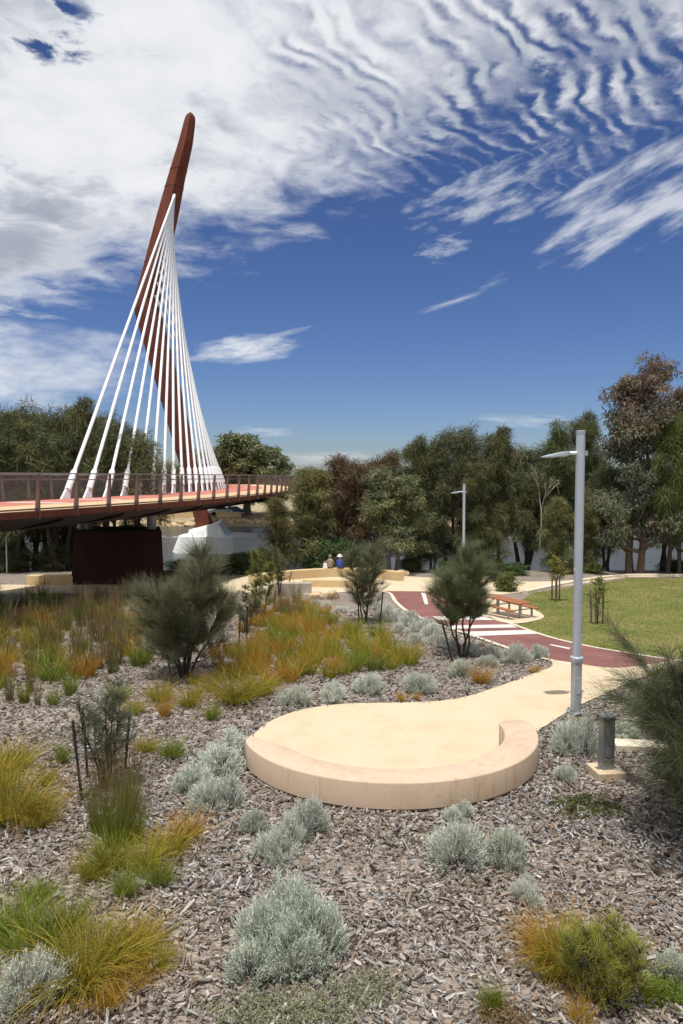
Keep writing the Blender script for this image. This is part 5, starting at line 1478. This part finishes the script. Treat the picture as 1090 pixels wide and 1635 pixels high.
# dense beds: individual clumps, alike within each bed
def bed(poly, n, keys, hlo, hhi, label, group, seed, mind=.38):
    rg = random.Random(seed); out = []; us = [p[0] for p in poly]; vs_ = [p[1] for p in poly]; tries = 0
    while len(out) < n and tries < n * 60:
        tries += 1
        u, v = rg.uniform(min(us), max(us)), rg.uniform(min(vs_), max(vs_))
        if not in_poly(np.array([(u, v)]), poly)[0]: continue
        p = gp(u, v)
        if not off_paths(np.array([(p.x, p.y)]))[0]: continue
        if any((p.x - a) ** 2 + (p.y - b) ** 2 < mind ** 2 for a, b in out): continue
        out.append((p.x, p.y)); key = rg.choice(keys); h = rg.uniform(hlo, hhi) * (1.0 if key == 'm3' else .75)
        f = (v - min(vs_)) / (max(vs_) - min(vs_)); g = (u - min(us)) / (max(us) - min(us))
        row = 'back' if f < .33 else 'middle' if f < .66 else 'front'; side = 'left part' if g < .33 else 'centre' if g < .66 else 'right part'
        look = {'m1': 'yellow green sedge clump', 'm2': 'orange amber sedge clump', 'm3': 'brown tipped rush clump', 'm4': 'fresh green sedge clump'}[key]
        sedge(u, v, h * F / p.y, key, look + ' in the ' + row + ' row, ' + side + ' of ' + label, rg.uniform(.8, 1.2), rg.uniform(0, 6.28), group)
bed([(370, 1095), (400, 1040), (430, 1000), (500, 975), (560, 1000), (640, 1030), (672, 1062), (610, 1072), (520, 1085), (440, 1095)], 84, ['m1', 'm1', 'm4', 'm2', 'm4', 'm1'], .75, 1.25,
    'the bed beyond the slab', 'amber sedges in the middle bed', 3, .42)
bed([(380, 1010), (400, 965), (470, 958), (500, 978), (450, 1000)], 22, ['m3', 'm2', 'm1'], .7, 1.1,
    'the bed below grey wall', 'tawny sedges below the wall', 4, .6)
bed([(-60, 1115), (-60, 1000), (60, 985), (230, 985), (250, 1030), (220, 1075), (120, 1090), (60, 1085)], 72, ['m3', 'm4', 'm4', 'm1', 'm1', 'm3', 'm2'], .75, 1.5,
    'the left bed', 'rushes in the left bed', 5, .64)
bed([(-80, 998), (-80, 955), (120, 952), (230, 955), (250, 990), (60, 990)], 34, ['m3', 'm3', 'm4'], .8, 1.15,
    'the bridge shade', 'shaded rushes under the bridge', 6, .7)
bed([(300, 1110), (340, 1040), (380, 1030), (400, 1080), (350, 1105), (300, 1120)], 12, ['m1', 'm2', 'm3'], .6, .9,
    'the she-oak bed', 'sedges around the big she-oak', 8, .45)
for i, (u, v, h) in enumerate([(15, 1118, 60), (38, 1122, 50), (60, 1128, 42), (85, 1128, 46), (48, 1105, 55), (112, 1110, 60)]):
    sedge(u, v, h, 'm4' if i % 2 else 'm3', 'short green tuft in the open mulch at the left, before the rush bed', .55, None, 'short green tufts at left')

# lawn blades
def lawn_grass():
    rg = np.random.default_rng(90); L = np.array(LAWN); x0, y0 = L.min(0); x1, y1 = L.max(0); n = 60000
    P = np.stack([rg.uniform(x0, min(x1, 26), n), rg.uniform(y0, y1, n)], 1); P = P[in_poly(P, LAWN) & (~in_poly(P, TPAD)) & (~in_poly(P, RED))]; n = len(P)
    b = np.stack([P[:, 0], P[:, 1], np.interp(P[:, 1], PY, PZ) + .01], 1); d = rg.normal(0, .5, (n, 3)); d[:, 2] = 1
    c = pick(rg, n, [(.15, .17, .04), (.20, .20, .06), (.30, .25, .11), (.13, .15, .035)])
    V, Q, C = blades(rg, b, d, rg.uniform(.03, .075, n), np.full(n, .018), rg.uniform(0, .4, n), c * .8, c, 1, .3)
    tag(link('lawn_grass', mesh_np('lawn_grass', V, [Q], [M['sedge']], C)), 'short patchy green lawn grass beside the red path', 'grass', kind='stuff')
lawn_grass()
